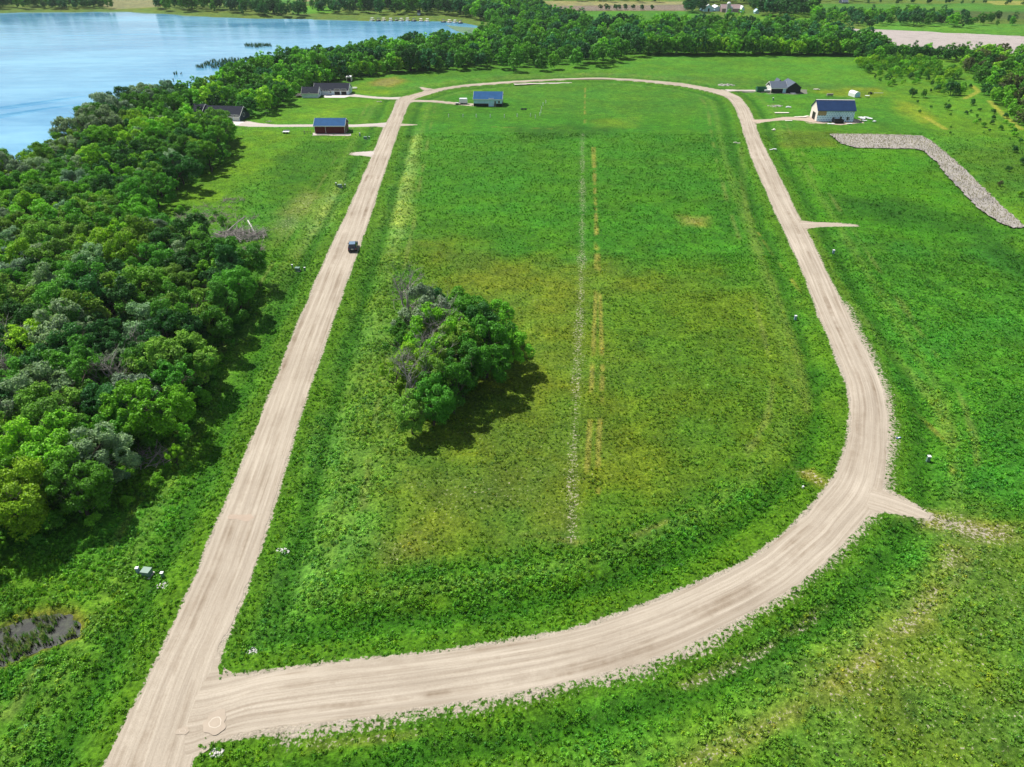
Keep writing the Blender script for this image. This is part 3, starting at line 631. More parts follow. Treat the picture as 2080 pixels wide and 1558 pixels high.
# ------------------------------------------------------------------ trees
def tube(V, Fq, pts, rad, sides=6):
    pts = np.asarray(pts, float); n = len(pts); b0 = len(V)
    for i in range(n):
        d = pts[min(i+1, n-1)]-pts[max(i-1, 0)]; d = d/(np.linalg.norm(d)+1e-9)
        u = np.cross(d, (0,0,1) if abs(d[2]) < .9 else (1,0,0)); u /= np.linalg.norm(u)+1e-9; v = np.cross(d, u)
        for k in range(sides):
            a = 2*math.pi*k/sides; V.append(pts[i]+(u*math.cos(a)+v*math.sin(a))*rad[i])
    for i in range(n-1):
        for k in range(sides):
            a = b0+i*sides+k; b = b0+i*sides+(k+1) % sides; Fq.append((a, b, b+sides, a+sides))
def limb(V, Fq, p, d, L, r, r_, depth, sides=5, bend=.35, kids=3):
    d = np.asarray(d, float); d /= np.linalg.norm(d); pts = [np.array(p, float)]; n = 4
    for i in range(n): d = d+r_.normal(size=3)*bend*.35+np.array((0,0,.06)); d /= np.linalg.norm(d); pts.append(pts[-1]+d*L/n)
    tube(V, Fq, pts, np.linspace(r, r*.42, n+1), sides)
    if depth > 0:
        for k in range(kids):
            f = r_.uniform(.35, 1); i = min(int(f*n), n-1); q = pts[i]+(pts[i+1]-pts[i])*(f*n-i)
            dd_ = d+r_.normal(size=3)*.75; limb(V, Fq, q, dd_, L*r_.uniform(.5, .75), r*.45, r_, depth-1, max(3, sides-1), bend, kids)
def lobes_of(kind, r_):
    L = []
    if kind == 'round':
        for i in range(60):
            a = r_.uniform(0, 6.28); t = r_.uniform(-.95, 1); e = math.sqrt(max(0, 1-t*t*.85)); k = r_.uniform(.62, .95)
            L.append((np.array([math.cos(a)*e*.36*k, math.sin(a)*e*.36*k, .52+t*.36*k]), r_.uniform(.045, .105)))
    elif kind == 'wide':
        for i in range(75):
            a = r_.uniform(0, 6.28); t = r_.uniform(-.8, 1); e = math.sqrt(max(0, 1-t*t*.9)); k = r_.uniform(.7, 1)
            L.append((np.array([math.cos(a)*e*.5*k, math.sin(a)*e*.5*k, .50+t*.36*k]), r_.uniform(.045, .105)))
    elif kind == 'tall':
        for i in range(38):
            a = r_.uniform(0, 6.28); z = r_.uniform(.18, .92); e = .26*math.sin(min(1, (1.02-z)/.8*1.3+.1)*1.57)*r_.uniform(.5, 1)
            L.append((np.array([math.cos(a)*e, math.sin(a)*e, z]), r_.uniform(.05, .10)))
    elif kind == 'ragged':
        for i in range(24):
            a = r_.uniform(0, 6.28); z = r_.uniform(.35, .95); e = r_.uniform(.1, .40)*(1.15-z*.5)
            L.append((np.array([math.cos(a)*e, math.sin(a)*e, z]), r_.uniform(.04, .095)))
    elif kind == 'bush':
        for i in range(12):
            a = r_.uniform(0, 6.28); t = r_.uniform(0, 1); e = math.sqrt(max(0, 1-t*t))*r_.uniform(.5, 1)
            L.append((np.array([math.cos(a)*e*.45, math.sin(a)*e*.45, .25+t*.5]), r_.uniform(.16, .26)))
    return L
def crown_mesh(name, kind, seed, n, leaf):
    r_ = np.random.default_rng(seed)
    if kind == 'spruce':
        m_ = n; z = .06+.94*(1-np.sqrt(r_.uniform(0, 1, m_))); tier = (z*13) % 1; a = r_.uniform(0, 6.28, m_)
        R_ = .22*(1-z)**.85*(1.12-.45*tier)*(1+.14*np.sin(a*7+np.floor(z*13)*2.1)); q = R_*r_.uniform(.45, 1.02, m_)
        c = np.c_[np.cos(a)*q, np.sin(a)*q, z-.10*q]; nn = np.c_[np.cos(a)*.6, np.sin(a)*.6, np.full(m_, .75)]+r_.normal(size=(m_, 3))*.3
        nn /= np.linalg.norm(nn, axis=1)[:,None]; V, Q = leaf_quads(c, nn, r_.uniform(.6, 1.3, m_)*leaf, 1.9, r_); return mesh_np(name, V, Q, M['leaf'])
    L = lobes_of(kind, r_); Cn = np.array([l[0] for l in L]); ph_ = r_.uniform(0, 6.28, 3); an_ = np.arctan2(Cn[:,1], Cn[:,0]); Cn[:,:2] *= (1+.22*np.sin(2*an_+ph_[0])+.16*np.sin(3*an_+ph_[1]))[:,None]; Cn[:,2] += .05*np.sin(an_+ph_[2]); Rd = np.array([l[1] for l in L]); w = Rd**2; w /= w.sum()
    k = r_.choice(len(L), n*3, p=w); d = r_.normal(size=(n*3, 3)); d /= np.linalg.norm(d, axis=1)[:,None]
    d[:,2] = np.where(r_.uniform(0, 1, n*3) < .6, np.abs(d[:,2]), d[:,2])
    ph = r_.uniform(0, 6.28, (len(L), 3))[k]
    bumpy = 1+.16*np.sin(d[:,0]*6+ph[:,0])*np.sin(d[:,1]*6+ph[:,1])+.10*np.sin(d[:,2]*11+ph[:,2])
    rad = Rd[k]*bumpy*r_.uniform(.72, 1.10, n*3); c = Cn[k]+d*rad[:,None]
    ins = np.zeros(n*3, bool)
    for j in range(len(L)): ins |= (np.linalg.norm(c-Cn[j], axis=1) < Rd[j]*.66)
    gap = np.sin(c[:,0]*19+seed)*np.sin(c[:,1]*17+2*seed)*np.sin(c[:,2]*23) > .42
    ok = np.where(~ins & ~gap)[0][:n]; c = c[ok]; d = d[ok]
    nn = d*.75+np.array((0,0,.35))+r_.normal(size=d.shape)*.48; nn /= np.linalg.norm(nn, axis=1)[:,None]
    V, Q = leaf_quads(c, nn, r_.uniform(.6, 1.4, len(c))*leaf, 1.35, r_)
    return mesh_np(name, V, Q, M['leaf'])
def trunk_mesh(name, kind, seed):
    r_ = np.random.default_rng(seed+500); V = []; Fq = []
    top = .93 if kind == 'spruce' else .62
    pts = [np.array((0,0,-.05))]; 
    for i in range(1, 7): pts.append(np.array((r_.normal()*.012*i*(0 if kind == 'spruce' else 1), r_.normal()*.012*i*(0 if kind == 'spruce' else 1), top*i/6)))
    tube(V, Fq, pts, np.linspace(.026, .006, 7), 7)
    if kind != 'spruce':
        for k in range(8):
            i = r_.integers(2, 6); a = r_.uniform(0, 6.28); e = .9 if kind in ('wide', 'ragged', 'round') else .5
            limb(V, Fq, pts[i], (math.cos(a)*e, math.sin(a)*e, .75), r_.uniform(.22, .36), .011, r_, 1, 5, .3, 3)
    return mesh_np(name, V, Fq, M['bark'], True)
KINDS = {}
for kind, cnt, n, lf in (('round', 5, 22000, .0165), ('wide', 4, 26000, .0175), ('tall', 3, 13000, .017), ('ragged', 4, 10000, .017), ('bush', 3, 1700, .062), ('spruce', 1, 4200, .030)):
    KINDS[kind] = [(crown_mesh('crown', kind, 10*s+3, n, lf), trunk_mesh('trunk', kind, s)) for s in range(cnt)]
def dead_mesh(seed, depth=4):
    r_ = np.random.default_rng(seed); V = []; Fq = []
    pts = [np.array((0,0,-.03)), np.array((.01,0,.15)), np.array((r_.normal()*.03, r_.normal()*.03, .32))]; tube(V, Fq, pts, [.030, .024, .019], 6)
    for k in range(5): a = k*1.3+r_.uniform(0, .8); limb(V, Fq, pts[1+(k > 1)], (math.cos(a)*.5, math.sin(a)*.5, 1), r_.uniform(.30, .42), .0145, r_, depth-1, 4, .3, 4)
    return V, Fq
DEAD = []
for s in range(3):
    V, Fq = dead_mesh(s+40); n0 = 3*6; f0 = 2*6
    DEAD.append((mesh_np('trunk', V[:n0], Fq[:f0], M['deadwood'], True), mesh_np('branches', V[n0:], [tuple(i-n0 for i in f) for f in Fq[f0:]], M['deadwood'], False)))
PAL = {'mid': (.098,.31,.033), 'lime': (.26,.52,.03), 'dark': (.046,.17,.036), 'grey': (.23,.37,.24), 'olive': (.17,.36,.045), 'teal': (.048,.20,.073), 'bright': (.165,.45,.03), 'brown': (.12,.16,.06)}
WORDS = {'mid': 'mid green', 'lime': 'yellow green', 'dark': 'dark green', 'grey': 'pale grey green', 'olive': 'olive green', 'teal': 'blue green', 'bright': 'bright green', 'brown': 'brownish'}
def place_tree(x, y, h, kind, pal, label, cat, group=None, name='broadleaf_tree', wide=1., z=None, lean=(0,0), parts=True):
    e = link(bpy.data.objects.new(name, None)); e.empty_display_size = .5
    if z is None: z = zat(x, y)
    e.location = (x, y, z); e.rotation_euler = (lean[0], lean[1], rnd.uniform(0, 6.28)); e.scale = (h*wide, h*wide, h); tag(e, label, cat, group)
    if kind == 'dead': tm, cm = DEAD[rnd.randrange(3)]; names = ('trunk', 'branches')
    else: cm, tm = rnd.choice(KINDS[kind]); names = ('trunk', 'crown')
    if parts or kind == 'dead':
        a = link(bpy.data.objects.new(names[0], tm)); a.parent = e
    b = link(bpy.data.objects.new(names[1], cm)); b.parent = e
    q = rnd.uniform(.8, 1.25); c_ = PAL[pal]; b.color = (c_[0]*q*rnd.uniform(.88, 1.12), c_[1]*q, c_[2]*q*rnd.uniform(.8, 1.2), 1)
    return e
BLOCK = []   # (x, y, r) clearings round buildings
for px, py, r_ in ((672,258,9),(455,243,9),(478,246,8),(415,245,7),(640,192,8),(685,188,8),(990,212,8),(1595,184,9),(1697,245,9),(705,164,4),(658,205,6),(500,250,5)):
    BLOCK.append((*G(px, py), r_))
def poisson(Ppx, sp, maxn=4000, world=False):
    P = GA(Ppx); lo, hi = P.min(0), P.max(0); n = min(60000, int((hi-lo).prod()/sp**2*6)+50)
    c = rng.uniform(lo, hi, (n, 2)); c = c[inside(c[:,0], c[:,1], P)]; cell = {}; out = []
    for x, y in c:
        i, j = int(x//sp), int(y//sp)
        if any((x-a)**2+(y-b)**2 < sp*sp for di in (-1,0,1) for dj in (-1,0,1) for a, b in cell.get((i+di, j+dj), ())): continue
        if any((x-a)**2+(y-b)**2 < r*r for a, b, r in BLOCK): continue
        cell.setdefault((i, j), []).append((x, y)); out.append((x, y))
        if len(out) >= maxn: break
    return out
TREES = []
def zone(P, sp, hr, mixture, where, kinds=('round','round','wide','tall','ragged'), maxn=4000):
    for x, y in poisson(P, sp, maxn):
        v = fbm(np.array([x]), np.array([y]), 26, 300, 2)[0]; h = rnd.uniform(*hr)*(.82+.4*v)
        TREES.append((x, y, h, rnd.choice(kinds), rnd.choice(mixture), where))
nm = ['mid','mid','mid','dark','dark','lime','olive','olive','grey','bright']
zone([(495,588),(500,640),(462,700),(432,755),(405,800),(390,850),(322,900),(280,960),(220,1030),(140,1080),(40,1130),(-70,1190),(-420,1300),(-520,900),(-400,640),(-200,560),(100,520),(250,490),(330,512),(400,545),(450,565)], 4.1, (8.5,12.5), nm, 'near wood')
zone([(312,445),(338,512),(250,490),(100,520),(-200,560),(-450,560),(-200,450),(0,372),(60,366),(110,345),(190,305),(255,275),(330,255),(395,268),(455,285),(468,300),(440,345),(395,375),(345,395)], 4.3, (8,11.5), ['mid','bright','bright','lime','olive','mid','dark','grey'], 'lakeside wood')
zone([(330,222),(400,202),(450,192),(500,186),(570,192),(583,214),(558,231),(508,243),(502,234),(400,234),(390,262),(330,255),(255,275)], 5.0, (7.5,11), ['mid','bright','lime','dark','mid'], 'lake house wood')
zone([(185,292),(250,258),(330,224),(345,235),(265,285),(200,315)], 6.5, (12,16), ['grey','mid','dark','grey'], 'near lake shore', ('wide','round'))
zone([(520,152),(560,140),(640,130),(690,128),(760,116),(850,106),(930,100),(990,86),(1000,140),(920,144),(850,146),(780,151),(700,159),(640,176),(600,187),(575,190),(540,180),(500,184),(460,186),(470,172)], 5.4, (8,12.5), ['mid','dark','mid','bright','teal','mid'], 'shore belt')
zone([(585,199),(640,178),(700,163),(780,152),(850,147),(850,142),(780,146),(700,154),(620,176)], 3.6, (5.5,7.5), ['lime','bright','bright'], 'white house thicket', ('tall','round'))
big = [(985,84),(1000,62),(980,45),(930,28),(800,24),(700,24),(640,22),(640,30),(700,33),(760,37),(860,37),(935,38),(985,48),(1010,66),(990,92),(1000,140),(1040,146),(1180,141),(1250,129),(1300,112),(1730,112),(1795,118),(1790,100),(1720,84),(1640,68),(1560,58),(1480,60),(1400,58),(1300,60),(1200,57),(1150,48),(1120,30),(1090,14),(1000,6),(900,10),(985,30)]
zone([(935,34),(985,45),(1012,64),(995,92),(1000,140),(1040,146),(1180,141),(1250,129),(1300,113),(1730,112),(1795,118),(1790,100),(1720,84),(1640,70),(1560,62),(1480,62),(1400,62),(1300,62),(1200,60),(1150,50),(1120,34),(1085,20),(1000,12),(940,16)], 7.6, (9,12.5), ['mid','mid','dark','teal','bright','mid','teal'], 'large far wood', ('round','wide','round','tall'))
zone([(1312,112.5),(1500,112.5),(1650,113),(1735,113),(1735,108),(1500,107.5),(1320,107)], 3.4, (7,9.5), ['bright','bright','lime','mid'], 'far field hedgerow', ('tall','round'))
zone([(1735,122),(1800,118),(1870,122),(1935,126),(1940,118),(1870,114),(1790,108),(1735,112)], 5., (5.5,8), ['mid','dark','bright'], 'marsh hedge', ('round','tall'))
zone([(1935,116),(1958,146),(1985,182),(2012,212),(2040,232),(2080,262),(2400,470),(2600,330),(2300,140),(2080,118),(1990,108)], 5.2, (5,8.5), ['lime','bright','brown','dark','bright','mid'], 'right hand wood', ('round','tall','ragged','bush'))
zone([(640,27),(700,28),(800,30),(900,32),(935,36),(935,18),(900,8),(800,8),(700,16),(640,20)], 9.5, (11,15), ['dark','teal','mid'], 'dock wood', ('round','wide'))
zone([(320,22),(400,24),(480,29),(530,31),(560,31),(560,16),(470,14),(400,10),(320,10)], 10, (10,15), ['dark','teal','mid'], 'far lake shore', ('round','wide'))
zone([(520,33),(620,35),(620,28),(560,26),(520,27)], 8, (8,12), ['dark','teal'], 'far lake shore', ('round','tall'))
zone([(-400,20),(-100,20),(60,19),(80,18),(60,4),(-100,2),(-400,4)], 10, (10,14), ['dark','teal','mid'], 'far left lake shore', ('round','wide'))
zone([(70,20),(225,18),(225,12),(130,10),(70,12)], 7.5, (7,12), ['dark','teal','mid'], 'far left lake shore', ('round','bush'))
zone([(1390,26),(1425,27),(1428,14),(1395,12)], 8, (8,13), ['dark','teal'], 'farmyard with the silo', ('round','wide'))
zone([(1430,9),(1560,10),(1645,34),(1640,6),(1560,-4),(1430,-4)], 11, (12,17), ['dark','teal','mid'], 'farmyard with the silo', ('round','wide'))
zone([(1545,34),(1600,36),(1645,33),(1645,20),(1560,16),(1510,16)], 9, (10,15), ['dark','teal'], 'farmyard with the silo', ('round','wide'))
zone([(1645,54),(1750,52),(1930,55),(1975,58),(1965,44),(1900,38),(1750,32),(1650,34)], 8, (6,10), ['mid','teal','bright','dark'], 'marsh thicket', ('round','tall','bush'))
zone([(1975,52),(2080,55),(2300,62),(2300,48),(2080,40),(1960,42)], 11, (4,9), ['mid','teal','dark'], 'marsh thicket', ('bush','tall'))
zone([(1000,-6),(1200,4),(1350,6),(1350,-6),(1200,-14),(1000,-20)], 13, (9,14), ['dark','teal'], 'skyline hedge', ('round','wide'))
zone([(560,-2),(800,2),(1000,8),(1000,-10),(800,-16),(560,-12)], 14, (9,14), ['dark','teal'], 'skyline hedge', ('round','wide'))
zone([(600,14),(690,17),(690,13),(600,10)], 8, (5,8), ['dark','teal'], 'far lake shore', ('bush','round'))
zone([(1560,-2),(1760,8),(1760,-2),(1560,-14)], 14, (9,13), ['dark','teal'], 'farmhouses on the skyline', ('round','wide'))
zone([(1760,9),(2000,10),(2080,14),(2300,14),(2300,10),(1760,4)], 13, (3,6), ['dark','teal'], 'skyline hedge', ('bush',))
# single trees set by hand
def one(px, py, h, kind, pal, label, cat='tree', name='broadleaf_tree', **k):
    x, y = G(px, py); return place_tree(x, y, h, kind, pal, label, cat, name=name, **k)
GROVE = [(850,880,7.5,'round','olive'),(893,862,9,'round','mid'),(826,812,8,'ragged','lime'),(935,838,9,'tall','mid'),(872,806,10.5,'round','lime'),(955,806,10,'round','mid'),(1000,765,10,'wide','mid'),(1042,742,7.5,'wide','bright'),
         (915,757,11,'wide','bright'),(872,732,10,'ragged','grey'),(985,715,10,'round','mid'),(1028,705,8,'round','bright'),(905,700,10.5,'ragged','grey'),(950,690,9.5,'round','mid'),(842,752,8,'ragged','mid'),(935,780,10,'round','olive'),(1000,735,9.5,'round','dark'),(905,830,9,'ragged','olive')]
GL = ['low olive tree at the front corner of the grove, its crown hanging to the grass','green tree at the front of the grove beside its lowest shadow','thin yellow tree at the left edge of the grove beneath the leaning bare tree','narrow green tree in the middle of the shaded grove front','tallest yellow green tree in the left half of the grove','round green tree over the deep shade of the grove front','broad green tree at the right front of the grove','low bright green tree at the right tip of the grove with its own shadow lobe',
      'broad bright green tree in the centre of the grove','ragged grey green tree at the left back of the grove','round green tree at the right back of the grove','low bright green tree at the back right corner of the grove','ragged grey tree at the centre back of the grove','green tree behind the grove centre by the spruce','thin ragged tree on the left side of the grove below the tall bare tree','olive round tree hemmed in at the grove centre','dark tree near the right side of the grove','thin olive tree in the grove front with twigs showing']
for g_, l_ in zip(GROVE, GL): one(g_[0]-12-(8 if g_[1] < 760 else 0), g_[1]+2, g_[2]*(1.16 if g_[1] < 800 else 1.0), g_[3], g_[4], l_, wide=.92)
one(893,672,8.5,'tall','teal','blue green spruce at the back of the grove beside the tall bare tree', name='spruce_tree', wide=1.1)
for px, py, h, ln, l_ in ((838,690,14.5,(0,-.03),'tall bare dead tree rising above the back left of the grove'),(822,846,13,(0,-.30),'bare dead tree leaning out over the left side of the grove'),(880,800,12.5,(0,0),'grey bare tree tangled in the middle of the grove'),(905,735,13,(0,0),'grey bare tree at the back of the grove centre')):
    one(px, py, h, 'dead', 'grey', l_, 'dead tree', 'dead_tree', lean=ln)
for px, py, h, l_ in ((35,830,11,'bare grey tree at the left picture edge above the dark wood'),(95,1010,9,'bare grey tree low in the near wood at the left'),(215,985,6.5,'small bare tree at the lower edge of the near wood'),(262,900,7,'bare broken tree beside the fallen logs in the near wood'),(75,900,8,'bare tree among green crowns in the near wood'),(1000,113,9,'bare trees at the marsh end of the shore belt'),(20,930,11.5,'pale bare tree above the dark hollow at the left picture edge'),(130,880,10.5,'bare forked tree between two green crowns low in the near wood'),(165,1040,7,'short bare tree at the bottom corner of the near wood'),(60,1075,7.5,'bare shrubby tree over the shade at the lower left'),(300,880,8.5,'bare tree standing over the fallen trunk'),(40,770,12.5,'tall bare tree sticking out of the left edge crowns'),(320,770,11.5,'bare treetop in the middle of the near wood'),(250,830,11,'thin bare tree above the pale fallen trunk'),(110,950,10,'bare tree in the lower near wood beside light green saplings')):
    one(px, py, h, 'dead', 'grey', l_, 'dead tree', 'dead_tree')
one(500,580,7.5,'ragged','olive','thin tree with a visible stem at the wood edge below the brush pile')
one(362,948,3.6,'ragged','lime','small yellow green tree standing alone at the wood edge, its thin shadow on the grass')
one(415,806,8.5,'ragged','mid','tall thin trunked tree at the wood edge beside the gravel road')
one(448,288,7.5,'ragged','bright','light green tree in front of the dark lake house garage')
one(462,300,5,'ragged','bright','low light green tree beside the lake house apron')
one(108,352,9,'ragged','dark','ragged dark tree standing up against the lake')
one(462,196,9.5,'spruce','dark','dark pine standing above the shore trees by the lake house', name='spruce_tree', wide=1.3)
one(708,111,5,'spruce','dark','small pointed pine on the shore against the water', name='spruce_tree')
one(562,216,8,'tall','bright','slender bright tree left of the white house')
one(1765,58,7,'round','dark','single dark round tree at the edge of the far green field by the marsh')
# shrubs and saplings in the meadow on the right
SH = [(1924,223,2.6,'dark','round dark bush in the meadow below the track'),(1974,213,2.6,'dark','round dark bush beside the right hand track'),(1852,197,4.2,'dark','dark little pine in the meadow with its shadow'),(1875,198,3.6,'mid','small green tree beside the little meadow pine'),(1930,192,6,'dark','dark tree standing over the saplings in the meadow'),(1948,193,4.5,'bright','bright tree beside the dark meadow tree'),
      (2060,309,2.2,'dark','dark bush in the lower meadow above the channel'),(2048,348,1.9,'dark','small dark bush by the right picture edge in the meadow'),(2075,335,2.6,'dark','dark bush cut by the right picture edge'),(2073,290,1.7,'dark','low dark bush above the others at the right edge'),(2070,400,1.8,'lime','yellow green bush near the end of the dead reed channel'),(2030,378,1.7,'brown','brownish low bush near the dead reed channel'),(1890,187,1.6,'dark','low dark shrub right of the meadow pine'),(1970,179,2,'dark','shrub beside the bend of the meadow track')]
for px, py, h, p_, l_ in SH: one(px, py, h, 'round' if 'pine' in l_ else 'bush', p_, l_, 'tree' if 'tree' in l_ or 'pine' in l_ else 'shrub', name='meadow_tree' if 'tree' in l_ or 'pine' in l_ else 'shrub', wide=1.0 if 'pine' in l_ else .85)
nsh = 0
def shrubs(P, sp, hr, mixture, label, group, mx, kinds=('bush','tall','ragged')):
    global nsh
    for x, y in poisson(P, sp, mx):
        place_tree(x, y, rnd.uniform(*hr), rnd.choice(kinds), rnd.choice(mixture), label, 'shrub', group, 'shrub', parts=False); nsh += 1
shrubs([(1735,132),(1800,124),(1880,130),(1935,150),(1945,162),(1880,160),(1760,150)], 3.6, (3,5.5), ['bright','mid','lime'], 'sapling in the dense thicket at the far end of the meadow', 'saplings in the far thicket', 90)
shrubs([(1760,150),(1880,160),(1945,165),(1930,180),(1870,172),(1790,176)], 4.2, (1.8,3.6), ['bright','mid','lime','dark'], 'low sapling along the front of the meadow thicket', 'saplings along the thicket front', 60)
shrubs([(1900,170),(1960,175),(1950,198),(1900,196)], 3.4, (1.6,3.4), ['bright','mid','dark'], 'sapling around the dark meadow tree', 'saplings around the dark tree', 22)
shrubs([(1950,225),(2020,222),(2070,262),(2060,280),(1990,262)], 5, (1,2.2), ['dark','mid','bright'], 'low scrub bush in the middle of the meadow', 'scrub in the middle of the meadow', 40, ('bush',))
shrubs([(1900,255),(1990,262),(2070,290),(2080,330),(1980,300),(1930,280)], 9, (.7,1.4), ['dark','mid'], 'tiny bush scattered over the lower meadow', 'bushes of the lower meadow', 22, ('bush',))
shrubs([(1840,205),(1960,205),(1940,240),(1860,232)], 9, (.6,1.3), ['dark','mid'], 'tiny bush in the upper meadow beside the ditch', 'bushes of the upper meadow', 14, ('bush',))
shrubs([(150,1100),(260,1045),(320,985),(380,905),(400,870),(360,870),(280,930),(190,1010),(60,1090),(-40,1150)], 3.2, (1.4,3.2), ['bright','mid','dark','grey','lime'], 'low bush along the lower edge of the near wood', 'bushes along the lower wood edge', 45, ('bush','ragged'))
shrubs([(505,575),(515,640),(480,700),(455,740),(420,840),(400,860),(420,760),(480,640),(485,590)], 3.4, (1.5,3.2), ['bright','mid','dark'], 'low bush along the road side of the near wood', 'bushes along the road side of the near wood', 45, ('bush','ragged'))
shrubs([(350,432),(470,470),(460,440),(400,425)], 4, (1.2,2.4), ['bright','mid'], 'low bush between the brush piles', 'bushes between the brush piles', 14, ('bush',))
shrubs([(1215,21),(1330,20),(1330,18),(1215,18.5)], 7, (3.5,5), ['dark'], 'dark round tree in the row across the ploughed field', 'row of trees in the ploughed field', 12, ('bush','round'))
# the mass: 300 that show largest are trees of their own, the rest one woodland
cone = [t for t in TREES]
def size_of(t):
    x, y, h = t[0], t[1], t[2]; d = y*cp+(H-h/2)*sp; d = max(d, 1); px = CX+x/d*F
    return 0 if (px < -90 or px > 2170) else h/d
TREES.sort(key=size_of, reverse=True)
print('trees', len(TREES), 'shrubs', nsh)
LM = [('by the brush pile',470,500),('above the small roadside shadow',440,760),('beside the fallen logs',240,900),('at its lower corner',60,1100),('at the left picture edge',0,700),('in its middle',260,650),('at its back towards the lake',120,520),('by the lawn edge',420,370),('near the water at the left',60,370),('by the dark house',440,270),('near the lake',260,270),('at the left end',560,180),('at its right end',950,130),('on the near side',1100,140),('on the near side right of centre',1500,100),('towards the farm',1450,70),('by the bay',1000,80),('by the track',2000,200),('above the dead reed channel',2080,300)]
LMW = [(a, *G(b, c)) for a, b, c in LM]
HT = lambda h: 'tall' if h > 10.5 else ('middling' if h > 8.2 else 'low')
SHW = {'round': 'round headed', 'wide': 'spreading', 'tall': 'narrow', 'ragged': 'open branched', 'bush': 'bushy'}
for x, y, h, kind, pal, where in TREES[:300]:
    lm = min(LMW, key=lambda q: (q[1]-x)**2+(q[2]-y)**2)[0]
    lab = f"{WORDS[pal]} {SHW[kind]} tree in the {where} {lm}"
    place_tree(x, y, h, kind, pal, lab, 'tree', lab, z=float(gz(x, y)[0]))
rest = TREES[300:]; rest = [t for t in rest]
FARC = []
for i, (kind, n, lf) in enumerate((('round', 1500, .055), ('wide', 1700, .058), ('tall', 1200, .05), ('round', 1500, .055))):
    me = crown_mesh('wood_crown', kind, 200+i, n, lf).copy(); me.materials.clear(); me.materials.append(M['leaf_i'])
    FARC.append(bpy.data.objects.new('wood_crown', me))
WOODC = coll('wood_crowns', FARC)
P = np.array([(t[0], t[1]) for t in rest]); 
scatter('woodland', np.c_[P, gz(P[:,0], P[:,1])], np.array([PAL[t[4]] for t in rest])*rng.uniform(.75, 1.3, len(rest))[:,None], np.array([t[2] for t in rest]), WOODC)
# ------------------------------------------------------------------ built things
class MB:
    def __init__(s): s.bm = bmesh.new()
    def box(s, x0, y0, z0, x1, y1, z1, rz=0, c=None):
        vs = [s.bm.verts.new(p) for p in ((x0,y0,z0),(x1,y0,z0),(x1,y1,z0),(x0,y1,z0),(x0,y0,z1),(x1,y0,z1),(x1,y1,z1),(x0,y1,z1))]
        for f in ((3,2,1,0),(4,5,6,7),(0,1,5,4),(1,2,6,5),(2,3,7,6),(3,0,4,7)): s.bm.faces.new([vs[i] for i in f])
        if rz: bmesh.ops.rotate(s.bm, verts=vs, cent=c or ((x0+x1)/2, (y0+y1)/2, 0), matrix=Matrix.Rotation(rz, 3, 'Z'))
        return s
    def prism(s, pts, a, b, axis='x'):
        """outline in the plane across the axis, pushed from a to b"""
        f = (lambda u, v, w: (w, u, v)) if axis == 'x' else (lambda u, v, w: (u, w, v)) if axis == 'y' else (lambda u, v, w: (u, v, w))
        A = [s.bm.verts.new(f(u, v, a)) for u, v in pts]; B = [s.bm.verts.new(f(u, v, b)) for u, v in pts]; n = len(pts)
        s.bm.faces.new(A[::-1]); s.bm.faces.new(B)
        for i in range(n): s.bm.faces.new((A[i], A[(i+1) % n], B[(i+1) % n], B[i]))
        return s
    def cyl(s, c, r, h, axis='z', n=16, r2=None):
        r2 = r if r2 is None else r2; A = []; B = []
        for i in range(n):
            a = 2*math.pi*i/n; u, v = math.cos(a), math.sin(a)
            def P(rr, w):
                if axis == 'z': return (c[0]+u*rr, c[1]+v*rr, c[2]+w)
                if axis == 'x': return (c[0]+w, c[1]+u*rr, c[2]+v*rr)
                return (c[0]+u*rr, c[1]+w, c[2]+v*rr)
            A.append(s.bm.verts.new(P(r, 0))); B.append(s.bm.verts.new(P(r2, h)))
        s.bm.faces.new(A[::-1]); s.bm.faces.new(B)
        for i in range(n): s.bm.faces.new((A[i], A[(i+1) % n], B[(i+1) % n], B[i]))
        return s
    def bar(s, p, q, r, n=5):
        V = []; Fq = []; tube(V, Fq, [p, q], [r, r*.9], n); vs = [s.bm.verts.new(v) for v in V]
        for f in Fq: s.bm.faces.new([vs[i] for i in f])
        s.bm.faces.new(vs[:n][::-1]); s.bm.faces.new(vs[n:]); return s
    def build(s, name, m, parent=None, bev=0, loc=None, rz=0):
        bmesh.ops.recalc_face_normals(s.bm, faces=s.bm.faces)
        if bev: bmesh.ops.bevel(s.bm, geom=list(s.bm.edges), offset=bev, segments=2, affect='EDGES', clamp_overlap=True)
        me = bpy.data.meshes.new(name); s.bm.to_mesh(me); s.bm.free(); me.materials.append(m)
        o = link(bpy.data.objects.new(name, me)); o.parent = parent
        if loc is not None: o.location = loc; o.rotation_euler = (0, 0, rz)
        return o
def empty(name, loc, rz, label, cat, group=None):
    e = link(bpy.data.objects.new(name, None)); e.location = loc; e.rotation_euler = (0, 0, rz); e.empty_display_size = .5; return tag(e, label, cat, group)
def frame(L, Rr):
    a = np.array(G(*L)); b = np.array(G(*Rr)); d = b-a; return (a[0], a[1], zat(*((a+b)/2))), math.atan2(d[1], d[0]), float(np.hypot(*d))
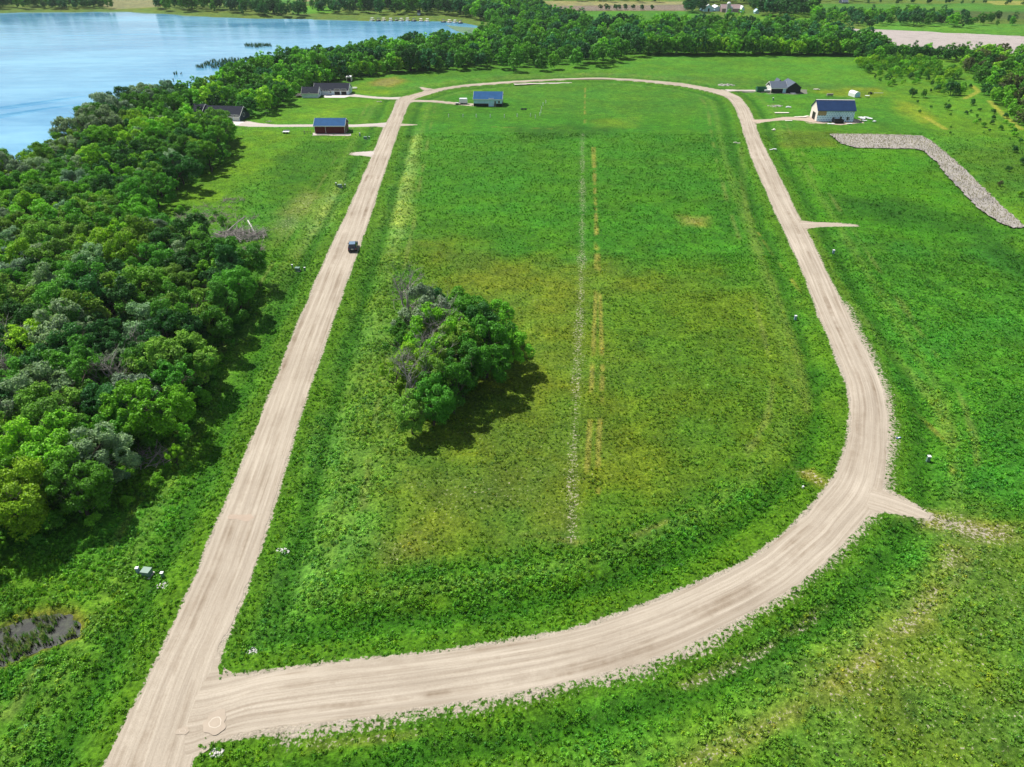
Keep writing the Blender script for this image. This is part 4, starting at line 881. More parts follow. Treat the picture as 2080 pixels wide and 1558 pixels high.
def gable(e, x0, x1, y0, y1, ze, rise, wallm, roofm, axis='x', over=.4, wall_name='wall', z0=0, th=.16, trim=True):
    """walls with gable ends and a roof of two sloping slabs; the ridge runs along axis"""
    if axis == 'x': a0, a1, b0, b1 = x0, x1, y0, y1
    else: a0, a1, b0, b1 = y0, y1, x0, x1
    mid = (b0+b1)/2
    MB().prism([(b0, z0), (b1, z0), (b1, ze), (mid, ze+rise), (b0, ze)], a0, a1, axis).build(wall_name, wallm, e)
    sl = rise/((b1-b0)/2); r = MB()
    for s in (-1, 1):
        bo = mid+s*((b1-b0)/2+over); zo = ze-over*sl
        r.prism([(mid, ze+rise+.02), (bo, zo+.02), (bo, zo+th), (mid, ze+rise+th)] if s == 1 else [(bo, zo+.02), (mid, ze+rise+.02), (mid, ze+rise+th), (bo, zo+th)], a0-over*.6, a1+over*.6, axis)
    ro = r.build('roof', roofm, e)
    if trim:
        tm = MB()
        for q in (a0-over*.6-.05, a1+over*.6+.003):
            for s in (-1, 1):
                bo = mid+s*((b1-b0)/2+over); zo = ze-over*sl
                tm.prism([(mid, ze+rise-.12), (bo, zo-.12), (bo, zo+th+.01), (mid, ze+rise+th+.01)] if s == 1 else [(bo, zo-.12), (mid, ze+rise-.12), (mid, ze+rise+th+.01), (bo, zo+th+.01)], q, q+.047, axis)
        for s in (-1, 1):
            bo = mid+s*((b1-b0)/2+over); zo = ze-over*sl
            if axis == 'x': tm.box(a0-over*.6, min(bo, bo+s*.04), zo-.1, a1+over*.6, max(bo, bo+s*.04), zo+th)
            else: tm.box(min(bo, bo+s*.04), a0-over*.6, zo-.1, max(bo, bo+s*.04), a1+over*.6, zo+th)
        tm.build('roof_trim', M['trim'], ro)
    return ro
def panel(e, name, x0, x1, z0, z1, y, m, t=.05, axis='y', fr=None, frm=None):
    """a door or window leaf set proud of a wall whose outside faces -y (or +x / -x)"""
    def bx(a0, a1, b0, b1, p, q):
        mb = MB(); lo, hi = sorted((p, q)); 
        return mb.box(a0, lo, b0, a1, hi, b1) if axis == 'y' else mb.box(lo, a0, b0, hi, a1, b1)
    s = -1 if axis in ('y', '-x') else 1
    o = bx(x0, x1, z0, z1, y+s*.004, y+s*t).build(name, m, e)
    if fr:
        mb = MB()
        for a0, a1, b0, b1 in ((x0-fr, x0, z0-fr, z1+fr), (x1, x1+fr, z0-fr, z1+fr), (x0, x1, z1, z1+fr), (x0, x1, z0-fr, z0)):
            p, q = sorted((y+s*.003, y+s*(t+.03))); (mb.box(a0, p, b0, a1, q, b1) if axis == 'y' else mb.box(p, a0, b0, q, a1, b1))
        mb.build('frame', frm or M['trim'], o)
    return o
# red shed
loc, rz, w = frame((640,271.6), (701.4,271.6)); ze = height(670,271.6,255); D = 6.5
e = empty('storage_shed', loc, rz, 'dark red steel shed with a blue roof beside the lake house driveway', 'shed')
rise = 1.7; gable(e, 0, w, 0, D, ze, rise, M['red'], M['bluesteel'], trim=True)
panel(e, 'sliding_door', w*.36, w*.37, 0, 2.4, 0, M['trim'], .05)
mb = MB(); [mb.box(x-.06, -.05, 0, x+.06, -.004, ze-.3) for x in (.07, w-.07)]; mb.build('corner_trim', M['trim'], e)
panel(e, 'door', D*.3, D*.75, 0, 2.9, w, M['red'], .06, 'x', .1)
# white steel shed
loc, rz, w = frame((962.4,216), (1019.5,216.6)); ze = height(990,216,200.7)
e = empty('pole_shed', loc, rz, 'white ribbed steel shed with a blue roof and black base inside the loop', 'shed')
D = 8.; gable(e, 0, w, 0, D, ze, 2.0, M['whiteribs'], M['bluesteel'])
k = w/57.1; b = MB(); b.box(-.03, -.04, 0, (889-590)/9.45*k-.05, -.004, 1.15); b.box((975-590)/9.45*k+.05, -.04, 0, w+.03, -.004, 1.15); b.box(w+.004, -.003, 0, w+.04, D, 1.15); b.box(-.04, -.003, 0, -.004, D, 1.15); b.build('wainscot', M['black'], e)
panel(e, 'sliding_door', (878-590)/9.45*k, (972-590)/9.45*k, 0, 3.1, 0, M['whiteribs'], .1, 'y', .08)
panel(e, 'door', (990-590)/9.45*k, (1012-590)/9.45*k, .05, 2.1, -.04, M['black'], .05, 'y', .06)
panel(e, 'window', (1060-590)/9.45*k, (1090-590)/9.45*k, 1.3, 2.2, 0, M['glass'], .05, 'y', .07)
# dark lake house
loc, rz, w = frame((452,245.5), (488,246.5)); x2, y2 = G(505,241.5); D = 8.6
e = empty('lake_house', loc, rz, 'dark slate house with white garage doors half hidden by trees near the lake', 'house')
ze = height(488,246.3,236); gable(e, -8, w, 0, D, ze, 2.6, M['darkblue'], M['shingle'])
gable(e, -16, -8.005, -1.5, D+1.5, ze, 3.1, M['darkblue'], M['shingle'], 'x')
fas = MB(); fas.box(-7.9, -.03, 0, w-.05, -.004, ze-.35); fas.build('front_facing', M['white'], e)
dw = w/36
g = panel(e, 'garage_door', (393-380)/6.118*dw+.3, (520-380)/6.118*dw, 0, 2.3, -.03, M['trim'], .05)
for i in range(4): panel(g, 'pane', .55+i*1.0, 1.2+i*1.0, 1.85, 2.15, -.08, M['glass'], .02)
g = panel(e, 'garage_door', (530-380)/6.118*dw, w-.25, 0, 2.3, -.03, M['trim'], .05)
for i in range(2): panel(g, 'pane', (530-380)/6.118*dw+.25+i*.9, (530-380)/6.118*dw+.9+i*.9, 1.85, 2.15, -.08, M['glass'], .02)
panel(e, 'door', -.6, .1, 0, 2.1, -.03, M['black'], .05, 'y', .08)
panel(e, 'window', 3.2, 4.4, 1.1, 2.2, w, M['glass'], .05, 'x', .12)
# white house
loc, rz, w = frame((614,199), (646.6,199)); ze = height(630,199,189.5)
e = empty('farm_house', loc, rz, 'long white house with a dark shingle roof, two black garage doors and a pale apron', 'house')
sc = w/32.6; Dl = 6.5
gable(e, 0, w, 0, Dl, ze, 1.9, M['white'], M['shingle'])
panel(e, 'window', w*.43, w*.52, 1.5, 2.1, 0, M['glass'], .05, 'y', .06)
panel(e, 'window', 1.6, 2.8, 1.0, 2.2, w, M['glass'], .05, 'x', .1)
bx0 = (624-614)*sc; bx1 = (700-614)*sc*1.03; by0 = 6.2; 
gable(e, bx0+1.5, bx1, by0, by0+8, ze, 2.2, M['white'], M['shingle'])
f = lambda p: (p-614)*sc*1.035
for a, b in ((672,682.5),(685.5,695.5)): panel(e, 'garage_door', f(a), f(b), 0, 2.35, by0, M['black'], .05, 'y', .12)
panel(e, 'window', f(663), f(665.5), .9, 2.2, by0, M['glass'], .05, 'y', .06)
panel(e, 'window', by0+2.6, by0+3.8, 1.0, 2.1, bx1, M['glass'], .05, 'x', .1)
MB().box(f(650), by0-1.3, 2.35, f(662), by0-.01, 2.5).build('porch_roof', M['shingle'], e)
for x in (f(651), f(656), f(661)): MB().box(x-.07, by0-1.2, 0, x+.07, by0-1.06, 2.34).build('porch_post', M['trim'], e)
dk = MB(); dk.box(-3.4, 1.2, .5, -.01, 5.6, .64); [dk.box(x-.06, y-.06, 0, x+.06, y+.06, .5) for x in (-3.2, -.3) for y in (1.4, 5.4)]; dk.build('deck', M['greywood'], e)
# small dark fronted shed
loc, rz, w = frame((704,165.5), (714,165.5)); e = empty('garden_shed', loc, rz, 'small open fronted shed with a white side at the edge of the bright thicket', 'shed')
gable(e, 0, w, 0, 2.6, 1.75, .5, M['cream'], M['steel'], trim=False, over=.15); panel(e, 'shed_shade_panel', .25, w-.25, .05, 1.5, 0, M['black'], .03)  # solid black panel paints the unlit inside of the open front
# black house
loc, rz, w = frame((1565.6,189), (1597,189)); ze = height(1580,189,178.6); 
e = empty('black_house', loc, rz, 'black sided house with pale grey roofs and a front gable at the far right', 'house')
sc = w/31.4; D = 7.5; gable(e, 0, w-.01, 0, D, ze, 2.0, M['blackside'], M['greyshingle'])
gx0 = w; gx1 = (1624-1565.6)*sc; gable(e, gx0+.01, gx1, -.6, D+2, ze+.25, 2.0, M['blackside'], M['greyshingle'], 'y', trim=False)
gable(e, gx0-2, gx0+.0, D+.2, D+5, ze+.4, 1.6, M['blackside'], M['greyshingle'], 'y', trim=False)
MB().box(-.05, .0, 0, -.006, D, ze).build('sunlit_gable_sheet', M['cream'], e)  # cream sheet paints the sunlit gable end lighter than the black walls
panel(e, 'door', w-1.7, w-.35, 0, 2.15, 0, M['whiteribs'], .06, 'y', .06)
panel(e, 'window', .9, 2.1, 1.0, 2.2, gx1, M['glass'], .05, 'x', .12); panel(e, 'window', 4.2, 5.4, 1.0, 2.2, gx1, M['glass'], .05, 'x', .12)
st = MB(); st.box(gx0+1.5, -2.0, 0, gx0+3.6, -.62, .35); st.box(gx0+1.9, -2.4, 0, gx0+3.2, -2.002, .18); st.build('front_step', M['trim'], e)
panel(e, 'garage_door', 1.4, 5.6, 0, 2.5, -.05, M['trim'], .05, '-x')
# barn being built
loc, rz, w = frame((1658,247), (1732.5,247.8)); zb = height(1695,247.3,223.8); zr = height(1697,240,206)
e = empty('unfinished_barn', loc, rz, 'tall barn shaped house under construction, wrapped in pale blue sheeting, navy roof', 'house')
D = 8.2; mid = D/2; top = zb+2.7
MB().prism([(0,0),(D,0),(D-.35,zb),(mid,top),(.35,zb)], 0, w, 'x').build('wall', M['wrap'], e)
r = MB(); r.prism([(-.15,zb-.35),(mid,top+.03),(mid,top+.2),(-.15,zb-.17)], -.35, w+.35); r.prism([(mid,top+.03),(D+.15,zb-.35),(D+.15,zb-.17),(mid,top+.2)], -.35, w+.35); ro = r.build('roof', M['navysteel'], e)
MB().prism([(mid-.25,top+.16),(mid+.25,top+.16),(mid,top+.28)], -.36, w+.36).build('ridge_cap', M['trim'], ro)
MB().prism([(0,0),(D,0),(D-.35,zb-.02),(mid,top-.03),(.35,zb-.02)], -.06, -.004, 'x').build('sunlit_gable_skin', M['cream'], e)  # cream skin paints sunlight on this gable, the wrapped front stays bluer
sl = .35/zb; q = MB(); z0_, z1_ = zb*.53, zb-.06
q.prism([(z0_*sl-.03,z0_),(z0_*sl-.004,z0_),(z1_*sl-.004,z1_),(z1_*sl-.03,z1_)], .12, w*.235); q.build('bare_board_panel', M['osb'], e)
gd = panel(e, 'garage_shade_panel', 2.2, 5.6, 0, 2.7, -.06, M['black'], .03, '-x')  # flat black panel paints the darkness inside the garage doorway
fl = MB()
for a, b, c_, d_ in ((w*.42, w*.475, 0, 1.6),(w*.62, w*.67, 1.05, 1.85),(w*.81, w*.845, .6, 1.75),(w*.865, w*.875, .6, 1.75)): 
    panel(e, 'window' if c_ else 'door', a, b, c_, d_, 0, M['darkblue'] if not c_ else M['glass'], .05, 'y', .04, M['greywood'])
fl.bm.free()
MB().box(-.5, -.9, 0, w*.35, -.35, .05).build('foundation_strip', M['concrete'], e)
# dumpster, generic helper for boxes with rims
def skip(px, py, w, d, h, m, label, name='dumpster', rzo=0, cat='dumpster'):
    x, y = G(px, py); e = empty(name, (x, y, zat(x, y)), rzo, label, cat)
    b = MB(); b.box(-w/2, 0, .12, w/2, d, .2); b.box(-w/2, 0, .2, w/2, .06, h); b.box(-w/2, d-.06, .2, w/2, d, h); b.box(-w/2, .06, .2, -w/2+.06, d-.06, h); b.box(w/2-.06, .06, .2, w/2, d-.06, h); b.build('body', m, e)
    r = MB(); r.box(-w/2-.06, -.06, h+.003, w/2+.06, 0.08, h+.1); r.box(-w/2-.06, d-.08, h+.003, w/2+.06, d+.06, h+.1); r.box(-w/2-.06, .08, h+.003, -w/2+.08, d-.08, h+.1); r.box(w/2-.08, .08, h+.003, w/2+.06, d-.08, h+.1)
    [r.box(-w/2+.3+i*(w-.6)/4-.05, -.06, .2, -w/2+.3+i*(w-.6)/4+.05, -.003, h) for i in range(5)]; r.build('rim', m, e)
    for sx_ in (-1, 1): MB().cyl((sx_*w*.35-.1, d*.2, .12), .12, .2, 'x', 10).build('roller', M['steel'], e)
    return e
skip(1704,251.5,3.2,1.9,1.25,M['black'],'black roll off dumpster standing in front of the wrapped barn')
ts = skip(1547,187.5,4.2,2.4,1.8,M['greenpaint'],'green waste container with a white edge parked by the black house')
# white enclosed trailer
def trailer(px, py, w, d, h, rz, label, name='cargo_trailer'):
    x, y = G(px, py); e = empty(name, (x, y, zat(x, y)+.05), rz, label, 'trailer')
    MB().box(-w/2, 0, .5, w/2, d, h).build('body', M['whitepaint'], e, .12)
    MB().box(-w/2-.02, -.02, .42, w/2+.02, d+.02, .52).build('chassis', M['black'], e)
    for s in (-.55, .35):
        for yy in (-.05, d-.17):
            wl = MB().cyl((s, yy, .33), .33, .22, 'y', 14).build('wheel', M['tyre'], e); MB().cyl((s, yy-.012 if yy < 1 else yy+.222, .33), .17, .01, 'y', 10).build('rim', M['steel'], wl)
    t = MB(); t.bar((-w/2, .3, .45), (-w/2-1.2, d/2, .45), .05); t.bar((-w/2, d-.3, .45), (-w/2-1.2, d/2, .45), .05); t.bar((-w/2-1.1, d/2, .45), (-w/2-1.1, d/2, 0), .04); t.build('hitch', M['steel'], e)
    MB().box(w/2+.003, .25, .65, w/2+.03, d-.25, h-.3).build('rear_door', M['trim'], e)
trailer(941,212.5,3.2,1.9,2.3,0,'white enclosed trailer at the end of the drive beside the blue roofed shed')
trailer(1559,188.5,2.6,1.7,1.2,0,'low white trailer between the green container and the black house')
# white flat trailer and small things near the sheds
x, y = G(929,213.5); e = empty('flat_trailer', (x, y, zat(x, y)+.05), 0, 'low flat trailer with a light load left of the white enclosed trailer', 'trailer')
MB().box(-1.2, 0, .35, 1.2, 1.3, .45).build('bed', M['greywood'], e); MB().box(-.7, .2, .45, .5, 1.0, .72).build('load', M['trim'], e)
for s in (-.3, .3): MB().cyl((s, -.12, .26), .26, .16, 'y', 12).build('wheel', M['tyre'], e)
# rounded white shelter
x, y = G(1741,197.8); e = empty('tunnel_shelter', (x, y, zat(x, y)), R(12), 'white rounded shelter, its shaded front tinted pale blue, on the mown patch behind the barn', 'shelter')
arc = [(-1.3,0),(-1.3,1.2)]+[(1.3*math.cos(a), 1.2+1.0*math.sin(a)) for a in np.linspace(math.pi*.93, math.pi*.07, 9)]+[(1.3,1.2),(1.3,0)]
MB().prism(arc[::-1], 0, 4.6, 'y').build('cover', M['whitepaint'], e); MB().prism([(p*.85, q_*.88+.02) for p, q_ in arc][::-1], -.04, -.004, 'y').build('shaded_front_panel', M['whiteribs'], e)  # bluish front paints shade on the white cover
# playset / rack
def litter(px, py, label, name, cat, items, m, group=None):
    x, y = G(px, py); e = empty(name, (x, y, zat(x, y)), 0, label, cat, group)
    for pn, boxes, mm in items:
        b = MB()
        for q_ in boxes: b.box(*q_[:6], rz=q_[6] if len(q_) > 6 else 0)
        b.build(pn, mm, e)
    return e
litter(1686,196,'dark slatted rack of timber standing in the grass behind the barn','timber_rack','rack',[('post',[(x,0,0,x+.12,.12,1.3) for x in (-1.2,-.4,.4,1.1)],M['greywood']),('timber',[(-1.3,.15,.3+.28*i,1.3,.8,.5+.28*i) for i in range(3)],M['deadwood'])],None)
litter(1762,198.5,'small white topped table on the bare patch right of the white shelter','work_table','table',[('top',[(-.9,0,.7,.9,1.0,.8)],M['whitepaint']),('leg',[(x,y_,0,x+.1,y_+.1,.7) for x in (-.8,.7) for y_ in (.1,.8)],M['steel'])],None)
litter(1769,192,'dark piece of machinery on the bare patch at the ditch','farm_implement','implement',[('frame',[(-1.2,0,.4,1.2,.15,.6),(-.3,-.4,.2,.3,1.0,.9),(-1.1,.1,0,-.9,.3,1.1)],M['black']),('boom',[(1.2,0,.55,5.2,.16,.7)],M['whitepaint'])],None)
litter(720,181,'white picnic table on the lawn right of the white house','picnic_table','table',[('top',[(-1.2,-.4,.72,1.2,.4,.8)],M['trim']),('seat',[(-1.2,-1.0,.4,1.2,-.7,.46),(-1.2,.7,.4,1.2,1.0,.46)],M['trim']),('leg',[(-.9,-.95,0,-.8,.95,.4),(.8,-.95,0,.9,.95,.4),(-.9,-.35,.4,-.8,.35,.719),(.8,-.35,.4,.9,.35,.719)],M['steel'])],None)
litter(581,271,'low cart with a white top on the lawn left of the red shed','garden_cart','cart',[('deck',[(-1.1,-.5,.5,1.2,.9,.62)],M['whitepaint']),('wheel',[(-.8,-.58,0,-.3,-.46,.5),(.4,-.58,0,.9,-.46,.5)],M['tyre']),('rail',[(-1.1,.9,.5,1.2,.95,1.0),(-1.5,.1,.5,-1.1,.2,.58)],M['steel'])],None)
x, y = G(625,271); e = empty('old_hay_rake', (x, y, zat(x, y)), R(10), 'old dark farm rake left of the red shed', 'implement')
for s in (-1.1, 1.1):
    b = MB(); n = 14
    for i in range(n): a, c_ = 2*math.pi*i/n, 2*math.pi*(i+1)/n; b.bar((s, .6*math.cos(a), .6+.6*math.sin(a)), (s, .6*math.cos(c_), .6+.6*math.sin(c_)), .035, 4)
    for i in range(4): a = math.pi*i/4; b.bar((s, .6*math.cos(a), .6+.6*math.sin(a)), (s, -.6*math.cos(a), .6-.6*math.sin(a)), .02, 4)
    b.build('wheel', M['deadwood'], e)
b = MB(); b.bar((-1.3,0,.6), (1.3,0,.6), .05); b.bar((0,0,.6), (0,-1.8,.4), .05); b.bar((.2,0,.6), (.5,.3,1.5), .04); b.build('frame', M['black'], e)
b = MB(); [b.bar((-1+.2*i,.1,.6), (-1+.2*i,.55,.1), .015, 4) for i in range(11)]; b.build('tine', M['deadwood'], e)
# flagpole
x, y = G(541,233); e = empty('flagpole', (x, y, zat(x, y)), 0, 'thin flagpole with a drooping flag on the lawn right of the lake house', 'flagpole')
MB().cyl((0,0,0), .06, 5.2, 'z', 8, .03).build('pole', M['steel'], e); MB().prism([(.05,4.1),(.9,3.4),(1.0,3.9),(.06,5.1)], -.01, .01, 'y').build('flag', M['trim'], e)
# fire ring
x, y = G(1064,222.5); e = empty('fire_ring', (x, y, zat(x, y)), 0, 'dark stone fire ring on the mown lawn right of the blue roofed shed', 'fire ring')
b = MB(); [b.box(1.0*math.cos(a)-.2,1.0*math.sin(a)-.15,0,1.0*math.cos(a)+.2,1.0*math.sin(a)+.15,.35,a) for a in np.linspace(0,6.28,13)[:-1]]; b.build('stone_ring', M['shingle'], e, .03)
# posts of the little field
PO = [(911.5,238.5),(940.5,238.5),(967.5,238.5),(996,238.5),(1024.5,239),(1050.5,238),(1077.5,236.5),(1087.5,240),(1096.5,235),(1098.5,230),(1100,222),(1103,214.5),(1108.5,209.5)]
ORD = ['leftmost','second','third','fourth','fifth','sixth','seventh','eighth']
pm = None
for i, (px, py) in enumerate(PO):
    x, y = G(px, py); h = 1.15 if i < 8 else 1.3
    if pm is None:
        b = MB().cyl((0,0,0), .12, 1.2, 'z', 8); b.cyl((0,0,1.2), .10, .06, 'z', 8, .02); o = b.build('marker_post', M['whitepaint']); pm = o
    else: o = pm.copy(); link(o)
    o.location = (x, y, zat(x, y))
    tag(o, (f'{ORD[i]} white post from the left in the row in front of the blue roofed shed') if i < 8 else f'{ORD[i-8]} post from the near end of the side row right of the mown patch'.replace('leftmost', 'first'), 'post', 'white posts round the mown patch')
# utility boxes in threes
def pedestal(px, py, m, h, w, label, name='utility_pedestal', cat='utility box', d=None, lid=True):
    d = d or w; x, y = G(px, py); e = empty(name, (x, y, zat(x, y)), R(rnd.uniform(-12, 12)), label, cat, 'roadside utility boxes')
    MB().box(-w/2, -d/2, -.1, w/2, d/2, h).build('cabinet', m, e, .02)
    if lid: MB().box(-w/2-.03, -d/2-.03, h+.003, w/2+.03, d/2+.03, h+.07).build('lid', M['whitepaint'] if w < .6 else m, e, .02)
    b = MB(); b.box(-w*.3, -d/2-.014, h*.3, w*.3, -d/2-.003, h*.9); b.build('door_panel', m, e)
def transformer(px, py, w, d, h, label):
    x, y = G(px, py); e = empty('transformer_box', (x, y, zat(x, y)), R(-8), label, 'utility box', 'roadside utility boxes')
    MB().box(-w/2-.12, -d/2-.12, -.1, w/2+.12, d/2+.12, .1).build('pad', M['concrete'], e); MB().prism([(-d/2,.104),(d/2,.104),(d/2,h),(-d/2+.05,h-.06),(-d/2,h-.25)], -w/2, w/2, 'x').build('cabinet', M['boxgreen'], e, .015)
    MB().box(-w/2-.03, -d/2-.0, h+.003, w/2+.03, d/2+.03, h+.05).build('lid', M['boxgreen'], e)
pedestal(281,1162,M['boxblue'],.85,.32,'blue grey pedestal, left of the three utility boxes in the near roadside grass')
transformer(298,1163,.95,.85,.8,'green flat topped transformer box between two pedestals in the near roadside grass')
pedestal(330,1168,M['boxgreen'],.8,.3,'green pedestal, right of the three utility boxes in the near roadside grass')
pedestal(594,543,M['boxgreen'],.8,.3,'left pedestal of the trio beside the road, farthest from the gravel')
transformer(604,546,.95,.8,.75,'dark transformer box of the trio below the brush pile beside the road')
pedestal(619,547,M['boxgreen'],.8,.3,'right pedestal of the trio below the brush pile nearest the road')
pedestal(683,376.5,M['boxgreen'],.9,.35,'left pedestal of the trio halfway along the left road'); transformer(690,377.5,1.1,.8,.8,'white lidded box of the trio halfway along the left road'); pedestal(701,377.5,M['boxgreen'],.9,.3,'right pedestal of the trio halfway along the left road')
pedestal(731,275.5,M['boxblue'],.95,.4,'left pedestal of the trio right of the red shed'); transformer(742,279.5,1.1,.8,.8,'white box of the trio right of the red shed'); pedestal(750,280.5,M['boxgreen'],.9,.35,'right pedestal of the trio right of the red shed')
pedestal(1693,512,M['boxblue'],.9,.4,'lone pedestal in the grass below the short gravel stub'); pedestal(1616,645,M['boxblue'],.9,.38,'lone pedestal inside the loop left of the right road')
pedestal(1886,932,M['boxgreen'],.95,.4,'lone pedestal right of the sharp bend'); pedestal(1570,204,M['boxgreen'],1.0,.5,'lone pedestal in front of the black house')
pedestal(1631,990,M['whitepaint'],.35,.22,'small white marker in the grass inside the sharp bend', 'survey_marker', 'marker', lid=False)
# blue scrap beside the bend
litter(1825,890,'scrap of blue and white plastic lying in the verge at the bend','plastic_scrap','litter',[('sheet',[(-.35,-.12,.05,.35,.12,.11,.3)],plain('blue_plastic',(.12,.16,.45),.5)),('label_panel',[(-.12,-.1,.113,.2,.08,.14,.3)],M['whitepaint'])],None)
# stone piles
def rock(bm, c, r, r_):
    res = bmesh.ops.create_icosphere(bm, subdivisions=1, radius=r); s = [r_.uniform(.6, 1.2) for _ in range(3)]
    for v in res['verts']:
        v.co = Vector((v.co.x*s[0]*r_.uniform(.85,1.15), v.co.y*s[1]*r_.uniform(.85,1.15), v.co.z*s[2]*.75))+Vector(c)
def rocks(px, py, n, spread, size, label, name='rock_pile', m='stone', cat='rock pile'):
    x, y = G(px, py); r_ = random.Random(int(px)); bm = bmesh.new()
    for i in range(n):
        a = r_.uniform(0, 6.28); q_ = spread*math.sqrt(r_.random()); rock(bm, (q_*math.cos(a)*1.2, q_*math.sin(a)*.8, r_.uniform(0, .14)*(1-q_/spread)), r_.uniform(.5, 1)*size, r_)
    me = bpy.data.meshes.new(name); bm.to_mesh(me); bm.free(); me.materials.append(M[m]); o = link(bpy.data.objects.new(name, me)); o.location = (x, y, zat(x, y)+.06); return tag(o, label, cat)
M['rockw'] = plain('pale_rock', (.62,.60,.57), .9, .2, var=.3, scale=6, bmp=.4)
rocks(334,1187,60,.75,.13,'pile of pale rocks at a culvert below the near utility boxes','rock_pile','rockw')
rocks(574,1117,50,.7,.13,'pale rocks at the culvert mouth right of the left road','rock_pile','rockw')
rocks(512,1321,40,.55,.12,'pale rocks in the grass inside the junction','rock_pile','rockw')
rocks(441,1531,45,.55,.13,'pale rocks at the bottom picture edge beside the junction','rock_pile','rockw')
rocks(1475,173,50,3.2,.55,'heap of dark and pale stones beside the far curve of the loop','rock_pile','stone')
rocks(1573,216,40,2.6,.4,'low heap of grey rubble in front of the black house','rubble_heap','stone')
rocks(1655,460,18,.6,.15,'few stones at the end of the short gravel stub culvert','rock_pile','stone'); rocks(546,247,18,.9,.2,'ring of stones on the lawn by the flagpole','rock_pile','stone'); rocks(770,206.5,18,1.0,.25,'stones beside the white house drive','rock_pile','stone')
for px, py, w_, d_, a, l_ in ((1588,230,5.5,1.2,0,'long pale sheet of board lying in the grass left of the barn'),(1688,252.3,2.6,1.0,0,'white board on the dirt in front of the barn, left of the dumpster'),(1725,252.2,2.0,.8,0,'white board on the dirt in front of the barn, right of the dumpster'),(1755,241,4.6,2.2,.2,'crumpled white sheeting right of the barn'),(1756,246.5,2.0,.9,.1,'small white scrap below the crumpled sheeting'),(1775,248,1.4,.8,.4,'small white scrap farthest right of the barn'),(1628,238.5,5,1.6,.2,'pile of pale scrap on the barn drive'),(1602,246,2.6,.8,0,'pale board at the near edge of the barn drive'),(1600,219,2.0,1.0,.3,'white bags on the grass right of the rubble heap'),(1660,182.5,3.0,.8,0,'pale scraps in the grass right of the black house'),(1572,263,1.4,1.0,.5,'pale concrete lump in the verge below the barn drive'),(1571,304,2.0,.8,0,'white culvert end beside the road below the barn'),(1497,290,2.0,.5,0,'pale culvert end inside the loop opposite the dead reeds')):
    x, y = G(px, py); b = MB(); r_ = random.Random(int(px*7)); n = 1 if 'board' in l_ and 'pile' not in l_ else 6
    for i in range(n):
        cx_, cy_ = (0, 0) if n == 1 else (r_.uniform(-w_/2, w_/2), r_.uniform(-d_/2, d_/2)); ww, dd_ = (w_, d_) if n == 1 else (w_*.4, d_*.6)
        b.box(cx_-ww/2, cy_-dd_/2, .05+.05*i, cx_+ww/2, cy_+dd_/2, .10+.05*i+r_.uniform(0, .12), r_.uniform(-.6, .6) if n > 1 else a)
    o = b.build('scrap_sheet' if 'culvert' not in l_ and 'lump' not in l_ else 'culvert_end', M['whitepaint'] if 'white' in l_ else M['cream']); o.location = (x, y, zat(x, y)+.08); tag(o, l_, 'scrap' if 'culvert' not in l_ else 'culvert')
# brush pile, fallen logs and twigs
def brush(px, py, n, L, rad, label, name, m='greywood', h=.9, cat='brush pile', thick=.06):
    x, y = G(px, py); r_ = np.random.default_rng(int(px)); V = []; Fq = []
    for i in range(n):
        a = r_.uniform(0, 6.28); q_ = rad*math.sqrt(r_.uniform()); p = np.array((q_*math.cos(a)*1.7, q_*math.sin(a), r_.uniform(.05, h)*(1-q_/rad*.6))); b = r_.normal()*.7+(.25 if i % 3 else 1.9)
        d = np.array((math.cos(b), math.sin(b), r_.uniform(-.12, .22))); l = L*r_.uniform(.3, 1); limb(V, Fq, p-d*l/2, d, l, thick*r_.uniform(.3, 1.1), r_, 1 if i % 3 == 0 else 0, 5, .25, 3)
    o = link(bpy.data.objects.new(name, mesh_np(name, V, Fq, M[m]))); o.location = (x, y, zat(x, y)); return tag(o, label, cat)
brush(490,482,240,4.6,3.6,'dark tangled brush pile of cut trunks and branches beside the mown lawn','brush_pile','deadwood',1.5,thick=.10)
brush(517,508,80,3.0,1.8,'small grey heap of branches below the main brush pile','brush_pile','greywood',.6)
brush(405,443,80,2.8,3.4,'pale scattered branches left of the main brush pile near the crowns','brush_pile','greywood',.5); brush(462,446,90,2.8,3.8,'grey scattered branches above the main brush pile','brush_pile','greywood',.4)
brush(472,408,60,2.2,2.0,'pale heap of chipped branches on the lawn, highest of the brush heaps','brush_pile','greywood',.4); brush(432,428,80,2.6,4.4,'thin scatter of grey branches on the lawn above the wood corner','brush_pile','greywood',.3); brush(366,443,24,2.2,1.2,'pale dead branches at the wood corner, leftmost of the brush heaps','brush_pile','greywood',.5); brush(518,443,16,2.2,.8,'pale short log heap at the lawn edge right of the brush pile','brush_pile','greywood',.4)
def log(p1, p2, r, label, m='greywood', z1=.3, z2=.5):
    a = np.array(G(*p1)); b = np.array(G(*p2)); c_ = (a+b)/2; V = []; Fq = []; r_ = np.random.default_rng(int(p1[0]))
    pts = [np.array((*(a-c_), z1)), np.array((0,0,(z1+z2)/2+r*.6)), np.array((*(b-c_), z2))]; tube(V, Fq, pts, [r, r*.85, r*.55], 8)
    for k in range(3): limb(V, Fq, pts[1]+(pts[2]-pts[1])*k*.3, r_.normal(size=3)+np.array((0,0,.8)), 1.2, r*.3, r_, 1, 5)
    o = link(bpy.data.objects.new('fallen_log', mesh_np('fallen_log', V, Fq, M[m], True))); o.location = (*c_, zat(*c_)); tag(o, label, 'log')
log((462,478),(500,450),.16,'long dark log lying up across the brush pile','deadwood',.9,1.3); log((505,455),(520,480),.17,'pale stripped trunk standing out at the right end of the brush pile','rockw',.9,.4)
